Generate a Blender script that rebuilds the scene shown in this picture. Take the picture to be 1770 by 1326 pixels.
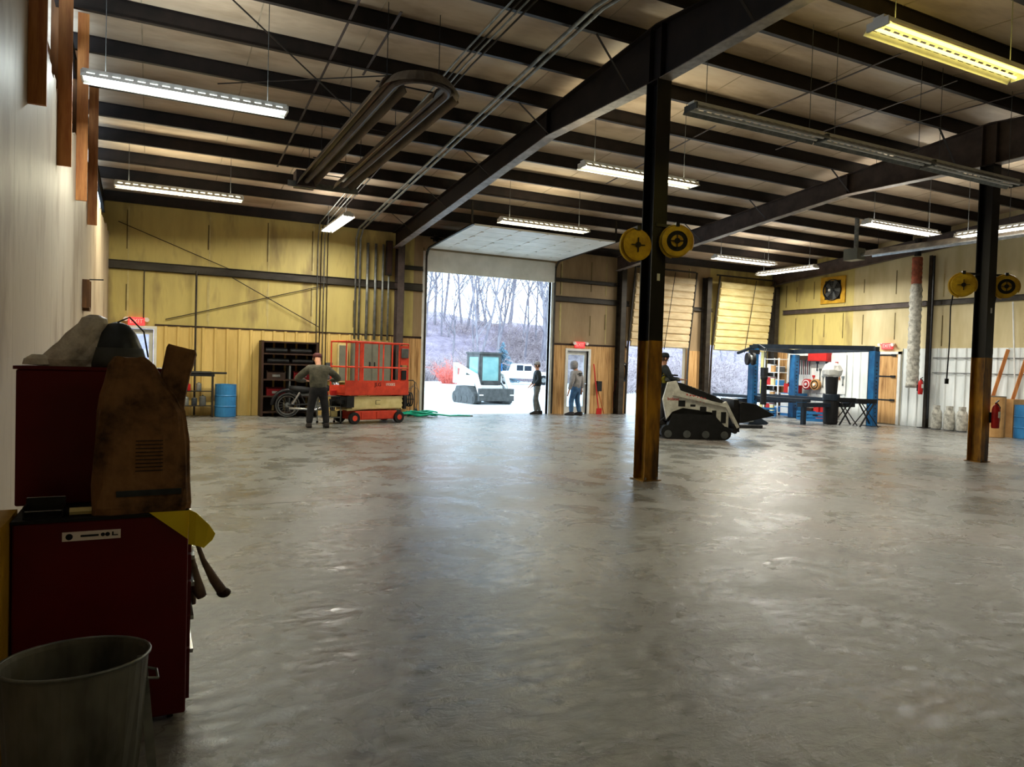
import bpy, bmesh, math, random
from mathutils import Vector, Matrix
random.seed(7)
for o in list(bpy.data.objects): bpy.data.objects.remove(o)
COL = bpy.context.scene.collection
SC = bpy.context.scene
PI = math.pi
# ---------------------------------------------------------------- camera
F_PX, YAW, PIT, ROL = 1246.92, 0.46386086, -0.02624057, 0.02980653
fwd = Vector((math.sin(YAW)*math.cos(PIT), math.cos(YAW)*math.cos(PIT), math.sin(PIT)))
rt0 = Vector((math.cos(YAW), -math.sin(YAW), 0)); up0 = rt0.cross(fwd)
rt = math.cos(ROL)*rt0 + math.sin(ROL)*up0; up = -math.sin(ROL)*rt0 + math.cos(ROL)*up0
cd = bpy.data.cameras.new('camera'); cam = bpy.data.objects.new('camera', cd); COL.objects.link(cam)
cam.matrix_world = Matrix(((rt.x, up.x, -fwd.x, 0), (rt.y, up.y, -fwd.y, 0), (rt.z, up.z, -fwd.z, 1.6), (0, 0, 0, 1)))
cd.sensor_width = 36; cd.sensor_fit = 'HORIZONTAL'; cd.lens = F_PX/1770*36; cd.clip_start = .05; cd.clip_end = 400
SC.camera = cam
# ---------------------------------------------------------------- world, exposure
vs = SC.view_settings; vs.view_transform = 'Standard'; vs.look = 'None'; vs.exposure = 0.0; vs.gamma = 1.0; vs.use_curve_mapping = False
WS = 4.8
w = bpy.data.worlds.new('world'); SC.world = w; w.use_nodes = True
nt = w.node_tree; bg = nt.nodes['Background']
tc = nt.nodes.new('ShaderNodeTexCoord'); nz = nt.nodes.new('ShaderNodeTexNoise'); nz.inputs['Scale'].default_value = 2.5; nz.inputs['Detail'].default_value = 5
cr = nt.nodes.new('ShaderNodeValToRGB'); cr.color_ramp.elements[0].color = (.52, .76, 1, 1); cr.color_ramp.elements[1].color = (.74, .88, 1, 1)
cr.color_ramp.elements[0].position = .35; cr.color_ramp.elements[1].position = .65
nt.links.new(tc.outputs['Generated'], nz.inputs['Vector']); nt.links.new(nz.outputs['Fac'], cr.inputs['Fac']); nt.links.new(cr.outputs['Color'], bg.inputs['Color'])
bg.inputs['Strength'].default_value = WS
LAMP = 1.35
def area(name, loc, sx, sy, power, col, rot=(0, 0, 0)):
    l = bpy.data.lights.new(name, 'AREA'); l.shape = 'RECTANGLE'; l.size = sx; l.size_y = sy; l.energy = power*LAMP; l.color = col
    o = bpy.data.objects.new(name, l); o.location = loc; o.rotation_euler = rot; COL.objects.link(o); return o

# ---------------------------------------------------------------- materials
def lin(c):
    return tuple(((x/255)/12.92 if x/255 <= .04045 else ((x/255+.055)/1.055)**2.4) for x in c)+(1,)
def mat(name, c1, c2=None, scale=4, stretch=(1, 1, 1), rough=.7, metal=0, bump=0, bscale=None, spec=.3, c3=None, detail=4, emit=None, es=0, r2=None, trans=0, alpha=1, lo=.35, hi=.65):
    m = bpy.data.materials.new(name); m.use_nodes = True; t = m.node_tree; b = t.nodes['Principled BSDF']
    b.inputs['Roughness'].default_value = rough; b.inputs['Metallic'].default_value = metal; b.inputs['Specular IOR Level'].default_value = spec
    if c2 is None: c2 = tuple(max(0, x*.82) for x in c1)
    co = t.nodes.new('ShaderNodeTexCoord'); mp = t.nodes.new('ShaderNodeMapping'); mp.inputs['Scale'].default_value = stretch
    t.links.new(co.outputs['Object'], mp.inputs['Vector'])
    n = t.nodes.new('ShaderNodeTexNoise'); n.inputs['Scale'].default_value = scale; n.inputs['Detail'].default_value = detail; n.inputs['Roughness'].default_value = .6
    t.links.new(mp.outputs['Vector'], n.inputs['Vector'])
    r = t.nodes.new('ShaderNodeValToRGB'); e = r.color_ramp.elements; e[0].position = lo; e[1].position = hi; e[0].color = lin(c1); e[1].color = lin(c2)
    if c3: k = e.new((lo+hi)/2); k.color = lin(c3)
    t.links.new(n.outputs['Fac'], r.inputs['Fac']); t.links.new(r.outputs['Color'], b.inputs['Base Color'])
    if r2 is not None:
        mr = t.nodes.new('ShaderNodeMapRange'); mr.inputs['To Min'].default_value = rough; mr.inputs['To Max'].default_value = r2
        mr.inputs['From Min'].default_value = .35; mr.inputs['From Max'].default_value = .65
        t.links.new(n.outputs['Fac'], mr.inputs['Value']); t.links.new(mr.outputs['Result'], b.inputs['Roughness'])
    if bump:
        n2 = t.nodes.new('ShaderNodeTexNoise'); n2.inputs['Scale'].default_value = bscale or scale*3; n2.inputs['Detail'].default_value = 3
        t.links.new(mp.outputs['Vector'], n2.inputs['Vector'])
        bp = t.nodes.new('ShaderNodeBump'); bp.inputs['Strength'].default_value = bump; bp.inputs['Distance'].default_value = .05
        t.links.new(n2.outputs['Fac'], bp.inputs['Height']); t.links.new(bp.outputs['Normal'], b.inputs['Normal'])
    if emit: b.inputs['Emission Color'].default_value = lin(emit); b.inputs['Emission Strength'].default_value = es
    if trans: b.inputs['Transmission Weight'].default_value = trans
    if alpha < 1: b.inputs['Alpha'].default_value = alpha
    return m
M = {}
def floor_mat():
    m = bpy.data.materials.new('concrete'); m.use_nodes = True; t = m.node_tree; L = t.links.new; N = t.nodes.new; b = t.nodes['Principled BSDF']
    co = N('ShaderNodeTexCoord')
    def noise(s, d=6, st=(1, 1, 1), ro=.6):
        mp = N('ShaderNodeMapping'); mp.inputs['Scale'].default_value = st; L(co.outputs['Object'], mp.inputs['Vector'])
        n = N('ShaderNodeTexNoise'); n.inputs['Scale'].default_value = s; n.inputs['Detail'].default_value = d; n.inputs['Roughness'].default_value = ro; n.inputs['Distortion'].default_value = .6
        L(mp.outputs['Vector'], n.inputs['Vector']); return n
    def ramp(n, a, c1, c2_, p1=.35, p2=.65):
        r = N('ShaderNodeValToRGB'); e = r.color_ramp.elements; e[0].position = p1; e[1].position = p2; e[0].color = lin(c1); e[1].color = lin(c2_); L(n.outputs['Fac'], r.inputs['Fac']); return r
    big = noise(.45); mid = noise(1.7, 8); fine = noise(9, 6, (1, 1.6, 1)); red = noise(.33, 4)
    r1 = ramp(big, 0, (104, 104, 101), (144, 145, 143), .36, .62); r2 = ramp(mid, 0, (92, 91, 87), (156, 156, 152), .32, .68)
    mx = N('ShaderNodeMixRGB'); mx.blend_type = 'MIX'; mx.inputs['Fac'].default_value = .5; L(r1.outputs['Color'], mx.inputs['Color1']); L(r2.outputs['Color'], mx.inputs['Color2'])
    r3 = ramp(fine, 0, (160, 160, 160), (255, 255, 255), .35, .6)
    m2 = N('ShaderNodeMixRGB'); m2.blend_type = 'MULTIPLY'; m2.inputs['Fac'].default_value = .5; L(mx.outputs['Color'], m2.inputs['Color1']); L(r3.outputs['Color'], m2.inputs['Color2'])
    rr = ramp(red, 0, (0, 0, 0), (255, 255, 255), .52, .72)
    m3 = N('ShaderNodeMixRGB'); m3.inputs['Color2'].default_value = lin((142, 104, 84)); L(m2.outputs['Color'], m3.inputs['Color1'])
    mm = N('ShaderNodeMath'); mm.operation = 'MULTIPLY'; mm.inputs[1].default_value = .38; L(rr.outputs['Color'], mm.inputs[0]); L(mm.outputs[0], m3.inputs['Fac'])
    vr = N('ShaderNodeTexVoronoi'); vr.feature = 'DISTANCE_TO_EDGE'; vr.inputs['Scale'].default_value = .16
    vn = noise(1.2, 5); va = N('ShaderNodeVectorMath'); va.operation = 'ADD'; sc = N('ShaderNodeVectorMath'); sc.operation = 'SCALE'; sc.inputs['Scale'].default_value = 1.5
    L(vn.outputs['Color'], sc.inputs[0]); L(co.outputs['Object'], va.inputs[0]); L(sc.outputs['Vector'], va.inputs[1]); L(va.outputs['Vector'], vr.inputs['Vector'])
    cr_ = N('ShaderNodeValToRGB'); e = cr_.color_ramp.elements; e[0].position = 0; e[1].position = .0035; e[0].color = (.3, .3, .3, 1); e[1].color = (1, 1, 1, 1); L(vr.outputs['Distance'], cr_.inputs['Fac'])
    m4 = N('ShaderNodeMixRGB'); m4.blend_type = 'MULTIPLY'; m4.inputs['Fac'].default_value = .5; L(m3.outputs['Color'], m4.inputs['Color1']); L(cr_.outputs['Color'], m4.inputs['Color2'])
    # control joints of the slab, sawn every 7.9 m one way and 4.2 m the other
    L(m4.outputs['Color'], b.inputs['Base Color'])
    mr = N('ShaderNodeMapRange'); mr.inputs['From Min'].default_value = .3; mr.inputs['From Max'].default_value = .7; mr.inputs['To Min'].default_value = .16; mr.inputs['To Max'].default_value = .42
    L(mid.outputs['Fac'], mr.inputs['Value']); L(mr.outputs['Result'], b.inputs['Roughness'])
    bp = N('ShaderNodeBump'); bp.inputs['Strength'].default_value = .36; bp.inputs['Distance'].default_value = .02; wv = noise(6, 8, (1, 1.6, 1), .7); L(wv.outputs['Fac'], bp.inputs['Height']); L(bp.outputs['Normal'], b.inputs['Normal'])
    b.inputs['Specular IOR Level'].default_value = .5
    return m
M['floor'] = floor_mat()
M['insul'] = mat('wall insulation', (176, 158, 96), (146, 128, 82), 1.4, (1, 1, .25), .55, bump=.5, bscale=2.2, c3=(190, 172, 104))
M['insul_tan'] = mat('tan wall insulation', (166, 142, 108), (132, 110, 80), 1.4, (1, 1, .25), .6, bump=.5, bscale=2.2)
M['insul_cream'] = mat('cream wall insulation', (214, 200, 160), (184, 168, 124), 1.2, (1, 1, .25), .6, bump=.5, bscale=2)
M['roofing'] = mat('roof insulation', (206, 188, 164), (166, 144, 120), 1.1, (.5, 1.4, 1), .5, bump=.7, bscale=2.5, c3=(196, 174, 150))
M['steel'] = mat('dark red oxide steel', (38, 29, 26), (22, 17, 16), 3, rough=.55)
M['galvlight'] = mat('pale grey wrap', (206, 204, 194), (140, 138, 130), 9, rough=.6)
M['steel2'] = mat('grey brown steel', (84, 72, 68), (60, 50, 48), 3, rough=.55)
M['flange'] = mat('worn grey flange paint', (150, 140, 132), (108, 98, 92), 5, rough=.5)
M['girt'] = mat('dark girt steel', (62, 56, 48), (40, 34, 28), 5, (.3, 1, 1), rough=.5, metal=.2)
M['blackpaint'] = mat('black column paint', (24, 22, 22), (12, 11, 12), 8, (1, 1, .3), rough=.4)
M['yellowpaint'] = mat('scuffed yellow column paint', (176, 126, 30), (64, 42, 16), 5, (1, 1, .25), rough=.5, lo=.36, hi=.62, c3=(134, 92, 26))
M['corry'] = mat('yellow corrugated metal', (222, 192, 120), (196, 166, 98), 3, (1, 1, .2), rough=.45)
M['corrw'] = mat('white corrugated metal', (236, 240, 240), (212, 218, 218), 3, (1, 1, .2), rough=.4)
M['plywood'] = mat('orange plywood', (212, 170, 116), (140, 98, 58), 2.2, (7, 7, .4), rough=.65, c3=(196, 152, 98), detail=8)
M['plywall'] = mat('whitewashed plywood', (178, 160, 140), (152, 132, 112), 1.3, (1, 1, .4), rough=.5, c3=(184, 168, 148), detail=8)
M['lumber'] = mat('framing lumber', (206, 138, 76), (160, 94, 48), 5, (3, 3, .3), rough=.6, detail=6)
M['lumberdark'] = mat('old dark lumber', (120, 78, 42), (84, 54, 30), 5, (3, 3, .3), rough=.7, detail=6)
M['doorwhite'] = mat('white door panel', (240, 238, 230), (222, 220, 210), 2, rough=.45)
M['doorcream'] = mat('cream slatted door', (226, 210, 154), (204, 182, 122), 2, (1, 1, 4), rough=.5)
M['dooroff'] = mat('pinkish slatted door', (214, 194, 156), (190, 166, 128), 2, (1, 1, 4), rough=.5)
M['galv'] = mat('galvanised steel', (150, 152, 148), (108, 112, 112), 6, rough=.4, metal=.6)
M['chrome'] = mat('bright metal', (200, 202, 204), (160, 162, 166), 6, rough=.25, metal=.9)
M['heater'] = mat('aluminium heater reflector', (120, 110, 98), (84, 76, 68), 4, (1, .3, 1), rough=.35, metal=.6)
M['grey'] = mat('grey enamel', (118, 118, 104), (104, 104, 92), 3, rough=.5)
M['greymid'] = mat('mid grey plastic', (90, 92, 92), (70, 72, 72), 5)
M['black'] = mat('black rubber', (26, 26, 28), (16, 16, 18), 8, rough=.6)
M['blackmet'] = mat('black metal', (34, 34, 36), (20, 20, 22), 8, rough=.4)
M['darkwood'] = mat('dark stained wood', (60, 38, 26), (34, 22, 16), 4, (1, 1, .4))
M['orange'] = mat('orange red paint', (226, 74, 48), (190, 56, 36), 4, rough=.45)
M['cream'] = mat('cream paint', (222, 206, 150), (200, 182, 124), 4, rough=.5)
M['white'] = mat('white paint', (232, 232, 228), (212, 212, 208), 4, rough=.45)
M['loader'] = mat('dusty white loader paint', (220, 218, 210), (176, 172, 162), 5, rough=.5)
M['loaderout'] = mat('clean white loader paint', (236, 236, 232), (222, 222, 218), 4, rough=.45)
M['redmark'] = mat('red decal', (196, 40, 36), (176, 34, 30))
M['red'] = mat('red paint', (190, 34, 32), (150, 24, 26), 4, rough=.45)
M['redcab'] = mat('dark red tool chest enamel', (96, 4, 12), (80, 3, 9), 2, rough=.4)
M['blue'] = mat('blue lift paint', (34, 104, 158), (20, 76, 124), 4, rough=.45)
M['bluedrum'] = mat('blue plastic drum', (58, 132, 190), (44, 108, 164), 3, rough=.4)
M['navy'] = mat('dark navy steel', (30, 42, 56), (18, 26, 36), 5, rough=.5)
M['card'] = mat('brown fibre drum', (196, 152, 98), (170, 126, 76), 3, rough=.75)
M['kraft'] = mat('mottled kraft paper', (150, 108, 68), (66, 46, 30), 5, (1, 1, 1), rough=.85, bump=.7, bscale=7, c3=(132, 94, 60), detail=7)  # noise blends paper brown into a much darker brown
M['plastic'] = mat('cloudy plastic film', (232, 226, 216), (150, 144, 136), 7, rough=.35, bump=.5, bscale=12, c3=(206, 198, 188))
M['darkbag'] = mat('dark blue grey bag', (60, 66, 72), (28, 32, 40), 5, rough=.4)
M['yellow'] = mat('bright yellow plastic', (236, 208, 40), (222, 190, 24), 4, rough=.5)
M['yellowreel'] = mat('yellow reel paint', (212, 172, 36), (168, 128, 22), 6, rough=.45)
M['yellowcard'] = mat('yellow printed card', (206, 160, 40), (170, 124, 26), 4, rough=.7)
M['trash'] = mat('dull galvanised can', (136, 134, 126), (76, 74, 68), 4, (1, 1, .4), rough=.5, metal=.4)
M['leather'] = mat('worn leather', (120, 98, 84), (72, 54, 46), 8, rough=.7)
M['green'] = mat('teal hose rubber', (20, 176, 140), (12, 140, 116), 6, rough=.4)
M['exitred'] = mat('exit sign red', (255, 90, 90), (240, 80, 84), 4, emit=(255, 60, 66), es=.9)
M['exitw'] = mat('exit sign housing', (250, 236, 232), (236, 224, 220), 4)
M['glass'] = mat('tinted glass', (150, 200, 200), (130, 180, 184), 2, rough=.08, spec=.6)
M['clear'] = mat('clear pane', (240, 248, 250), (236, 246, 248), 2, rough=.03, trans=1)
M['skin'] = mat('skin', (196, 146, 118), (180, 130, 104), 6, rough=.6)
M['olive'] = mat('olive work jacket', (96, 92, 78), (62, 60, 52), 7, rough=.85)
M['blacktr'] = mat('charcoal trousers', (44, 42, 44), (30, 29, 32), 7, rough=.9)
M['greyhood'] = mat('grey hooded sweatshirt', (150, 146, 144), (112, 108, 108), 7, rough=.9)
M['jeans'] = mat('blue jeans', (70, 104, 140), (44, 74, 108), 7, rough=.9)
M['blackjk'] = mat('black padded vest', (40, 46, 50), (24, 28, 32), 7, rough=.85)
M['greyjean'] = mat('grey work trousers', (108, 110, 108), (74, 76, 76), 7, rough=.9)
M['hivis'] = mat('faded yellow vest', (150, 140, 44), (112, 104, 34), 7, rough=.85)
M['boot'] = mat('dark boots', (48, 42, 40), (30, 26, 26), 7)
M['hair'] = mat('brown hair', (70, 48, 34), (48, 32, 24), 10)
M['maroon'] = mat('maroon cap', (96, 44, 44), (70, 30, 32), 6)
M['ground'] = mat('pale frosted gravel yard', (196, 206, 208), (168, 176, 180), .6, rough=.9, c3=(214, 220, 222), detail=8)
M['bark'] = mat('pale winter bark', (150, 146, 152), (116, 110, 120), 4, (1, 1, .3), rough=.9)
M['brush'] = mat('dry lilac brush', (184, 172, 172), (146, 132, 136), 5, rough=.9)
M['redbrush'] = mat('reddish shrub', (222, 120, 104), (186, 90, 80), 5, rough=.9)
M['spruce'] = mat('blue spruce needles', (104, 132, 146), (78, 104, 120), 4, rough=.9)
M['hill'] = mat('lilac wooded bank', (158, 146, 158), (122, 112, 126), .8, (1, 1, 2), rough=.95, detail=8)
def tube_mat(name, c, s):
    m = bpy.data.materials.new(name); m.use_nodes = True; t = m.node_tree; b = t.nodes['Principled BSDF']
    b.inputs['Base Color'].default_value = (.8, .8, .8, 1); b.inputs['Emission Color'].default_value = c; b.inputs['Emission Strength'].default_value = s; return m
# ---------------------------------------------------------------- builders
class MB:
    def __init__(s): s.bm = bmesh.new(); s.mats = []; s.mi = 0
    def use(s, m):
        if m not in s.mats: s.mats.append(m)
        s.mi = s.mats.index(m); return s
    def face(s, vs_):
        try: f = s.bm.faces.new(vs_); f.material_index = s.mi; return f
        except ValueError: return None
    def b(s, x0, x1, y0, y1, z0, z1, rot=None, piv=None):
        P = [Vector((x, y, z)) for z in (z0, z1) for y in (y0, y1) for x in (x0, x1)]
        if rot is not None:
            c = Vector(piv) if piv else sum(P, Vector())/8
            P = [c+rot@(p-c) for p in P]
        v = [s.bm.verts.new(p) for p in P]
        for q in ((0, 2, 3, 1), (4, 5, 7, 6), (0, 1, 5, 4), (2, 6, 7, 3), (0, 4, 6, 2), (1, 3, 7, 5)): s.face([v[i] for i in q])
        return s
    def c(s, cx, cy, cz, sx, sy, sz, rot=None): return s.b(cx-sx/2, cx+sx/2, cy-sy/2, cy+sy/2, cz-sz/2, cz+sz/2, rot)
    def bar(s, p, q, w_, h=None, upv=(0, 0, 1)):
        p = Vector(p); q = Vector(q); d = q-p; L = d.length; h = h or w_
        z = d.normalized(); u = Vector(upv)
        if abs(z.dot(u)) > .98: u = Vector((1, 0, 0))
        x = u.cross(z).normalized(); y = z.cross(x)
        v = []
        for e in (p, q):
            for a, c_ in ((-1, -1), (1, -1), (1, 1), (-1, 1)): v.append(s.bm.verts.new(e+x*a*w_/2+y*c_*h/2))
        s.face(v[3::-1]); s.face(v[4:])
        for i in range(4): j = (i+1) % 4; s.face([v[i], v[j], v[4+j], v[4+i]])
        return s
    def cyl(s, p, q, r, r2=None, n=12, caps=True):
        p = Vector(p); q = Vector(q); z = (q-p).normalized(); u = Vector((0, 0, 1)) if abs(z.z) < .9 else Vector((1, 0, 0)); r2 = r if r2 is None else r2
        x = u.cross(z).normalized(); y = z.cross(x); A = []; B = []
        for i in range(n):
            a = 2*PI*i/n; d = x*math.cos(a)+y*math.sin(a); A.append(s.bm.verts.new(p+d*r)); B.append(s.bm.verts.new(q+d*r2))
        for i in range(n): j = (i+1) % n; s.face([A[i], A[j], B[j], B[i]])
        if caps: s.face(A[::-1]); s.face(B)
        return s
    def tube(s, pts, r, n=8, closed=False):
        pts = [Vector(p) for p in pts]; rings = []; N = len(pts); prev = None
        for i, p in enumerate(pts):
            if closed: d = pts[(i+1) % N]-pts[i-1]
            else: d = pts[min(i+1, N-1)]-pts[max(i-1, 0)]
            d.normalize(); u = prev if prev is not None else (Vector((0, 0, 1)) if abs(d.z) < .9 else Vector((1, 0, 0)))
            x = u-d*u.dot(d)
            if x.length < 1e-4: x = Vector((1, 0, 0))-d*d.x
            x.normalize(); prev = x; y = d.cross(x); rr = r[i] if isinstance(r, (list, tuple)) else r
            rings.append([s.bm.verts.new(p+x*math.cos(2*PI*k/n)*rr+y*math.sin(2*PI*k/n)*rr) for k in range(n)])
        for i in range(N if closed else N-1):
            A = rings[i]; B = rings[(i+1) % N]
            for k in range(n): l = (k+1) % n; s.face([A[k], A[l], B[l], B[k]])
        if not closed: s.face(rings[0][::-1]); s.face(rings[-1])
        return s
    def lathe(s, prof, c=(0, 0, 0), n=24, sx=1, sy=1, caps=True):
        c = Vector(c); R_ = []
        for r, z in prof: R_.append([s.bm.verts.new(c+Vector((math.cos(2*PI*k/n)*r*sx, math.sin(2*PI*k/n)*r*sy, z))) for k in range(n)])
        for A, B in zip(R_, R_[1:]):
            for k in range(n): l = (k+1) % n; s.face([A[k], A[l], B[l], B[k]])
        if caps and prof[0][0] > 1e-3: s.face(R_[0][::-1])
        if caps and prof[-1][0] > 1e-3: s.face(R_[-1])
        return s
    def prism(s, poly, axis, a0, a1):
        def P(u, v_, a): return {'x': (a, u, v_), 'y': (u, a, v_), 'z': (u, v_, a)}[axis]
        A = [s.bm.verts.new(P(u, v_, a0)) for u, v_ in poly]; B = [s.bm.verts.new(P(u, v_, a1)) for u, v_ in poly]
        s.face(A[::-1]); s.face(B)
        for i in range(len(poly)): j = (i+1) % len(poly); s.face([A[i], A[j], B[j], B[i]])
        return s
    def ball(s, c, r, n=10, sc=(1, 1, 1)):
        c = Vector(c); pr = [(math.sin(PI*i/n)*r, -math.cos(PI*i/n)*r) for i in range(n+1)]; R_ = []
        for rr, z in pr: R_.append([s.bm.verts.new(c+Vector((math.cos(2*PI*k/n)*rr*sc[0], math.sin(2*PI*k/n)*rr*sc[1], z*sc[2]))) for k in range(n)])
        for A, B in zip(R_, R_[1:]):
            for k in range(n): l = (k+1) % n; s.face([A[k], A[l], B[l], B[k]])
        return s
    def build(s, name, m=None, parent=None, smooth=False, bevel=0, jit=0):
        bmesh.ops.remove_doubles(s.bm, verts=s.bm.verts, dist=1e-5)
        bmesh.ops.recalc_face_normals(s.bm, faces=s.bm.faces)
        if jit:
            for v in s.bm.verts: v.co += Vector((random.uniform(-jit, jit), random.uniform(-jit, jit), random.uniform(-jit, jit)))
        me = bpy.data.meshes.new(name); s.bm.to_mesh(me); s.bm.free()
        for k in (s.mats or [m]): me.materials.append(M[k] if isinstance(k, str) else k)
        if smooth:
            for p in me.polygons: p.use_smooth = True
        o = bpy.data.objects.new(name, me); COL.objects.link(o)
        if parent: o.parent = parent
        if bevel:
            bv = o.modifiers.new('bevel', 'BEVEL'); bv.width = bevel; bv.segments = 2; bv.limit_method = 'ANGLE'
        return o
def tag(o, label, cat, group=None, kind=None):
    o['label'] = label; o['category'] = cat
    if group: o['group'] = group
    if kind: o['kind'] = kind
    return o
def T(name, label, cat, loc=(0, 0, 0), rz=0, group=None):
    o = bpy.data.objects.new(name, None); o.empty_display_size = .1; COL.objects.link(o); o.location = loc; o.rotation_euler = (0, 0, rz)
    return tag(o, label, cat, group)
def S(name, mb, m=None, **k):
    o = mb.build(name, m, **k); o['kind'] = 'structure'; return o
def copy_tree(o, parent=None):
    c = o.copy(); COL.objects.link(c)
    if parent: c.parent = parent
    for ch in [x for x in o.children]: copy_tree(ch, c)
    return c
def text(body, size, m, name, parent, loc, rot, ext=.004):
    cu = bpy.data.curves.new('t', 'FONT'); cu.body = body; cu.size = size; cu.extrude = ext; cu.align_x = 'CENTER'; cu.align_y = 'CENTER'
    t = bpy.data.objects.new('t', cu); COL.objects.link(t); dg = bpy.context.evaluated_depsgraph_get()
    me = bpy.data.meshes.new_from_object(t.evaluated_get(dg)); bpy.data.objects.remove(t)
    me.materials.clear(); me.materials.append(M[m]); o = bpy.data.objects.new(name, me); COL.objects.link(o); o.parent = parent; o.location = loc; o.rotation_euler = rot; return o
RY, BW, RW, LW, FW = 8.4, 20.8, 21.9, -1.0, -4.0      # ridge, back, right, left, front wall planes
zt = lambda y: 6.48-.088*abs(y-RY)                     # top flange of the rafters
zs = lambda y: zt(y)+.25                               # underside of the roof sheet
X90 = Matrix.Rotation
# ================================================================ SETTING
def holes(mb, x0, x1, z0, z1, hs, put):
    xs = sorted({x0, x1} | {h[0] for h in hs} | {h[1] for h in hs}); xs = [x for x in xs if x0 <= x <= x1]
    for a, b in zip(xs, xs[1:]):
        c = (a+b)/2; zc = z0
        for h in sorted([h for h in hs if h[0] < c < h[1]], key=lambda h: h[2]):
            if h[2] > zc: put(a, b, zc, min(h[2], z1))
            zc = max(zc, h[3])
        if zc < z1: put(a, b, zc, z1)
def add_light_joint(mb): pass
mb = MB(); mb.b(-1.6, 22.4, FW-.3, BW+.15, -.2, 0); S('floor', mb, 'floor')
mb = MB()
mb.b(LW, 2.3, 8.2, 8.206, 0, .0012)
S('trim_1', mb, mat('floor joint filler', (96, 92, 84), (60, 58, 54), 9, rough=.9))
mb = MB(); n = 1
mb.use('ground')
for i in range(1): mb.b(-120, 160, BW+.15, 170, -.32, -.03)
tag(mb.build('ground'), 'pale frosted gravel yard outside the open doors', 'ground', kind='structure')
HO = [(7.42, 11.74, 0, 4.95), (14.85, 17.45, 0, 2.55), (18.62, 21.35, 0, 2.55), (12.42, 13.27, 0, 2.13), (-.72, .04, 0, 2.24)]
mb = MB()
for rng, mt in (((-1.2, 7.0), 'insul'), ((7.0, 18.5), 'insul_tan'), ((18.5, 22.1), 'insul')):
    mb.use(mt); holes(mb, rng[0], rng[1], 0, 5.78, HO, lambda a, b, c, d: mb.b(a, b, BW, BW+.15, c, d))
S('wall_back', mb)
mb = MB(); mb.use('insul_cream')
def yz(mb, x0, x1, y0, y1, z0):
    mb.prism([(y0, z0), (y1, z0), (y1, zs(y1)+.02), (y0, zs(y0)+.02)], 'x', x0, x1)
mb.use('insul'); yz(mb, RW, RW+.15, 17.3, BW, 0)
mb.use('insul_cream'); yz(mb, RW, RW+.15, RY, 17.3, 0)
mb.use('insul_cream'); yz(mb, RW, RW+.15, FW, RY, 0); S('wall_right', mb)
mb = MB(); mb.use('insul_cream'); mb.b(LW-.5, RW+.3, FW-.2, FW, 0, 5.6); S('wall_front', mb)
# left partition: whitewashed plywood to 4.5 m, framing above
mb = MB(); mb.use('plywall')
y = FW
while y < BW:                                   # 8 x 4 ft sheets with open joints, ragged top edge
    y2 = min(y+1.219, BW); zz = 0
    mb.b(LW-.018, LW, y+.002, y2-.002, 0, 4.526)
    yy = y
    while yy < y2-.01:
        h = random.uniform(.0, .14); mb.b(LW-.018, LW, yy, min(yy+.2, y2), 4.525, 4.53+h); yy += .2
    y += 1.219
mb.use('lumberdark'); yz(mb, LW-.3, LW-.28, FW, BW, 0)
S('wall_left', mb)
mb = MB()
for a, b in ((FW-.2, RY), (RY, BW+.2)):
    n = 20
    for i in range(n):
        y0 = a+(b-a)*i/n; y1 = a+(b-a)*(i+1)/n
        mb.prism([(y0, zs(y0)), (y1, zs(y1)), (y1, zs(y1)+.1), (y0, zs(y0)+.1)], 'x', LW-.6, RW+.3)
S('ceiling', mb, 'roofing')
# seams of the insulation blanket on the roof (run with the slope)
mb = MB(); x = -.2
while x < RW:
    for a, b in ((FW, RY), (RY, BW)): mb.bar((x, a, zs(a)-.004), (x, b, zs(b)-.004), .018, .006)
    x += 1.52
S('trim_2', mb, mat('roof seam tape', (176, 160, 138), (150, 134, 112)))
# wainscots and wall trim on the back wall
def corr(mb, a0, a1, z0, z1, base, axis, sgn, pitch=.3, d=.045):
    u = a0
    while u < a1-.01:
        e = min(u+pitch, a1)
        prof = [(u, base), (u, base+sgn*.008), (u+.19, base+sgn*.008), (u+.21, base+sgn*d), (u+.26, base+sgn*d), (u+.28, base+sgn*.008), (u+.3, base+sgn*.008), (u+.3, base)]
        prof = [(min(p, e), q) for p, q in prof]
        if axis == 'x': mb.prism(prof, 'z', z0, z1)
        else: mb.prism([(q, p) for p, q in prof], 'z', z0, z1)
        u += pitch
mb = MB(); corr(mb, .08, 6.5, 0, 2.33, BW, 'x', -1); corr(mb, LW, -.76, 0, 2.33, BW, 'x', -1); S('trim_3', mb, 'corry')
mb = MB(); mb.use('plywood')
for a, b in ((6.56, 7.36), (11.82, 12.36), (13.33, 14.1), (14.1, 14.8), (17.5, 18.57)): mb.b(a+.004, b-.004, BW-.022, BW, 0, 2.3)
mb.b(12.36, 13.33, BW-.022, BW, 2.2, 2.3); S('trim_4', mb)
mb = MB(); corr(mb, FW, 15.35, 0, 2.5, RW, 'y', -1, .3); corr(mb, 16.4, 20.1, 0, 2.5, RW, 'y', -1, .3); S('trim_5', mb, 'corrw')
mb = MB(); mb.use('plywood'); mb.b(RW-.03, RW, 20.1, 20.75, 0, 2.5); S('trim_6', mb)
mb = MB(); mb.use('darkwood'); mb.b(.06, 6.5, BW-.03, BW-.001, 2.33, 2.37); mb.b(11.8, 14.82, BW-.035, BW-.001, 2.3, 2.36); mb.b(6.54, 7.38, BW-.035, BW-.001, 2.3, 2.36); S('trim_7', mb)

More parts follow.
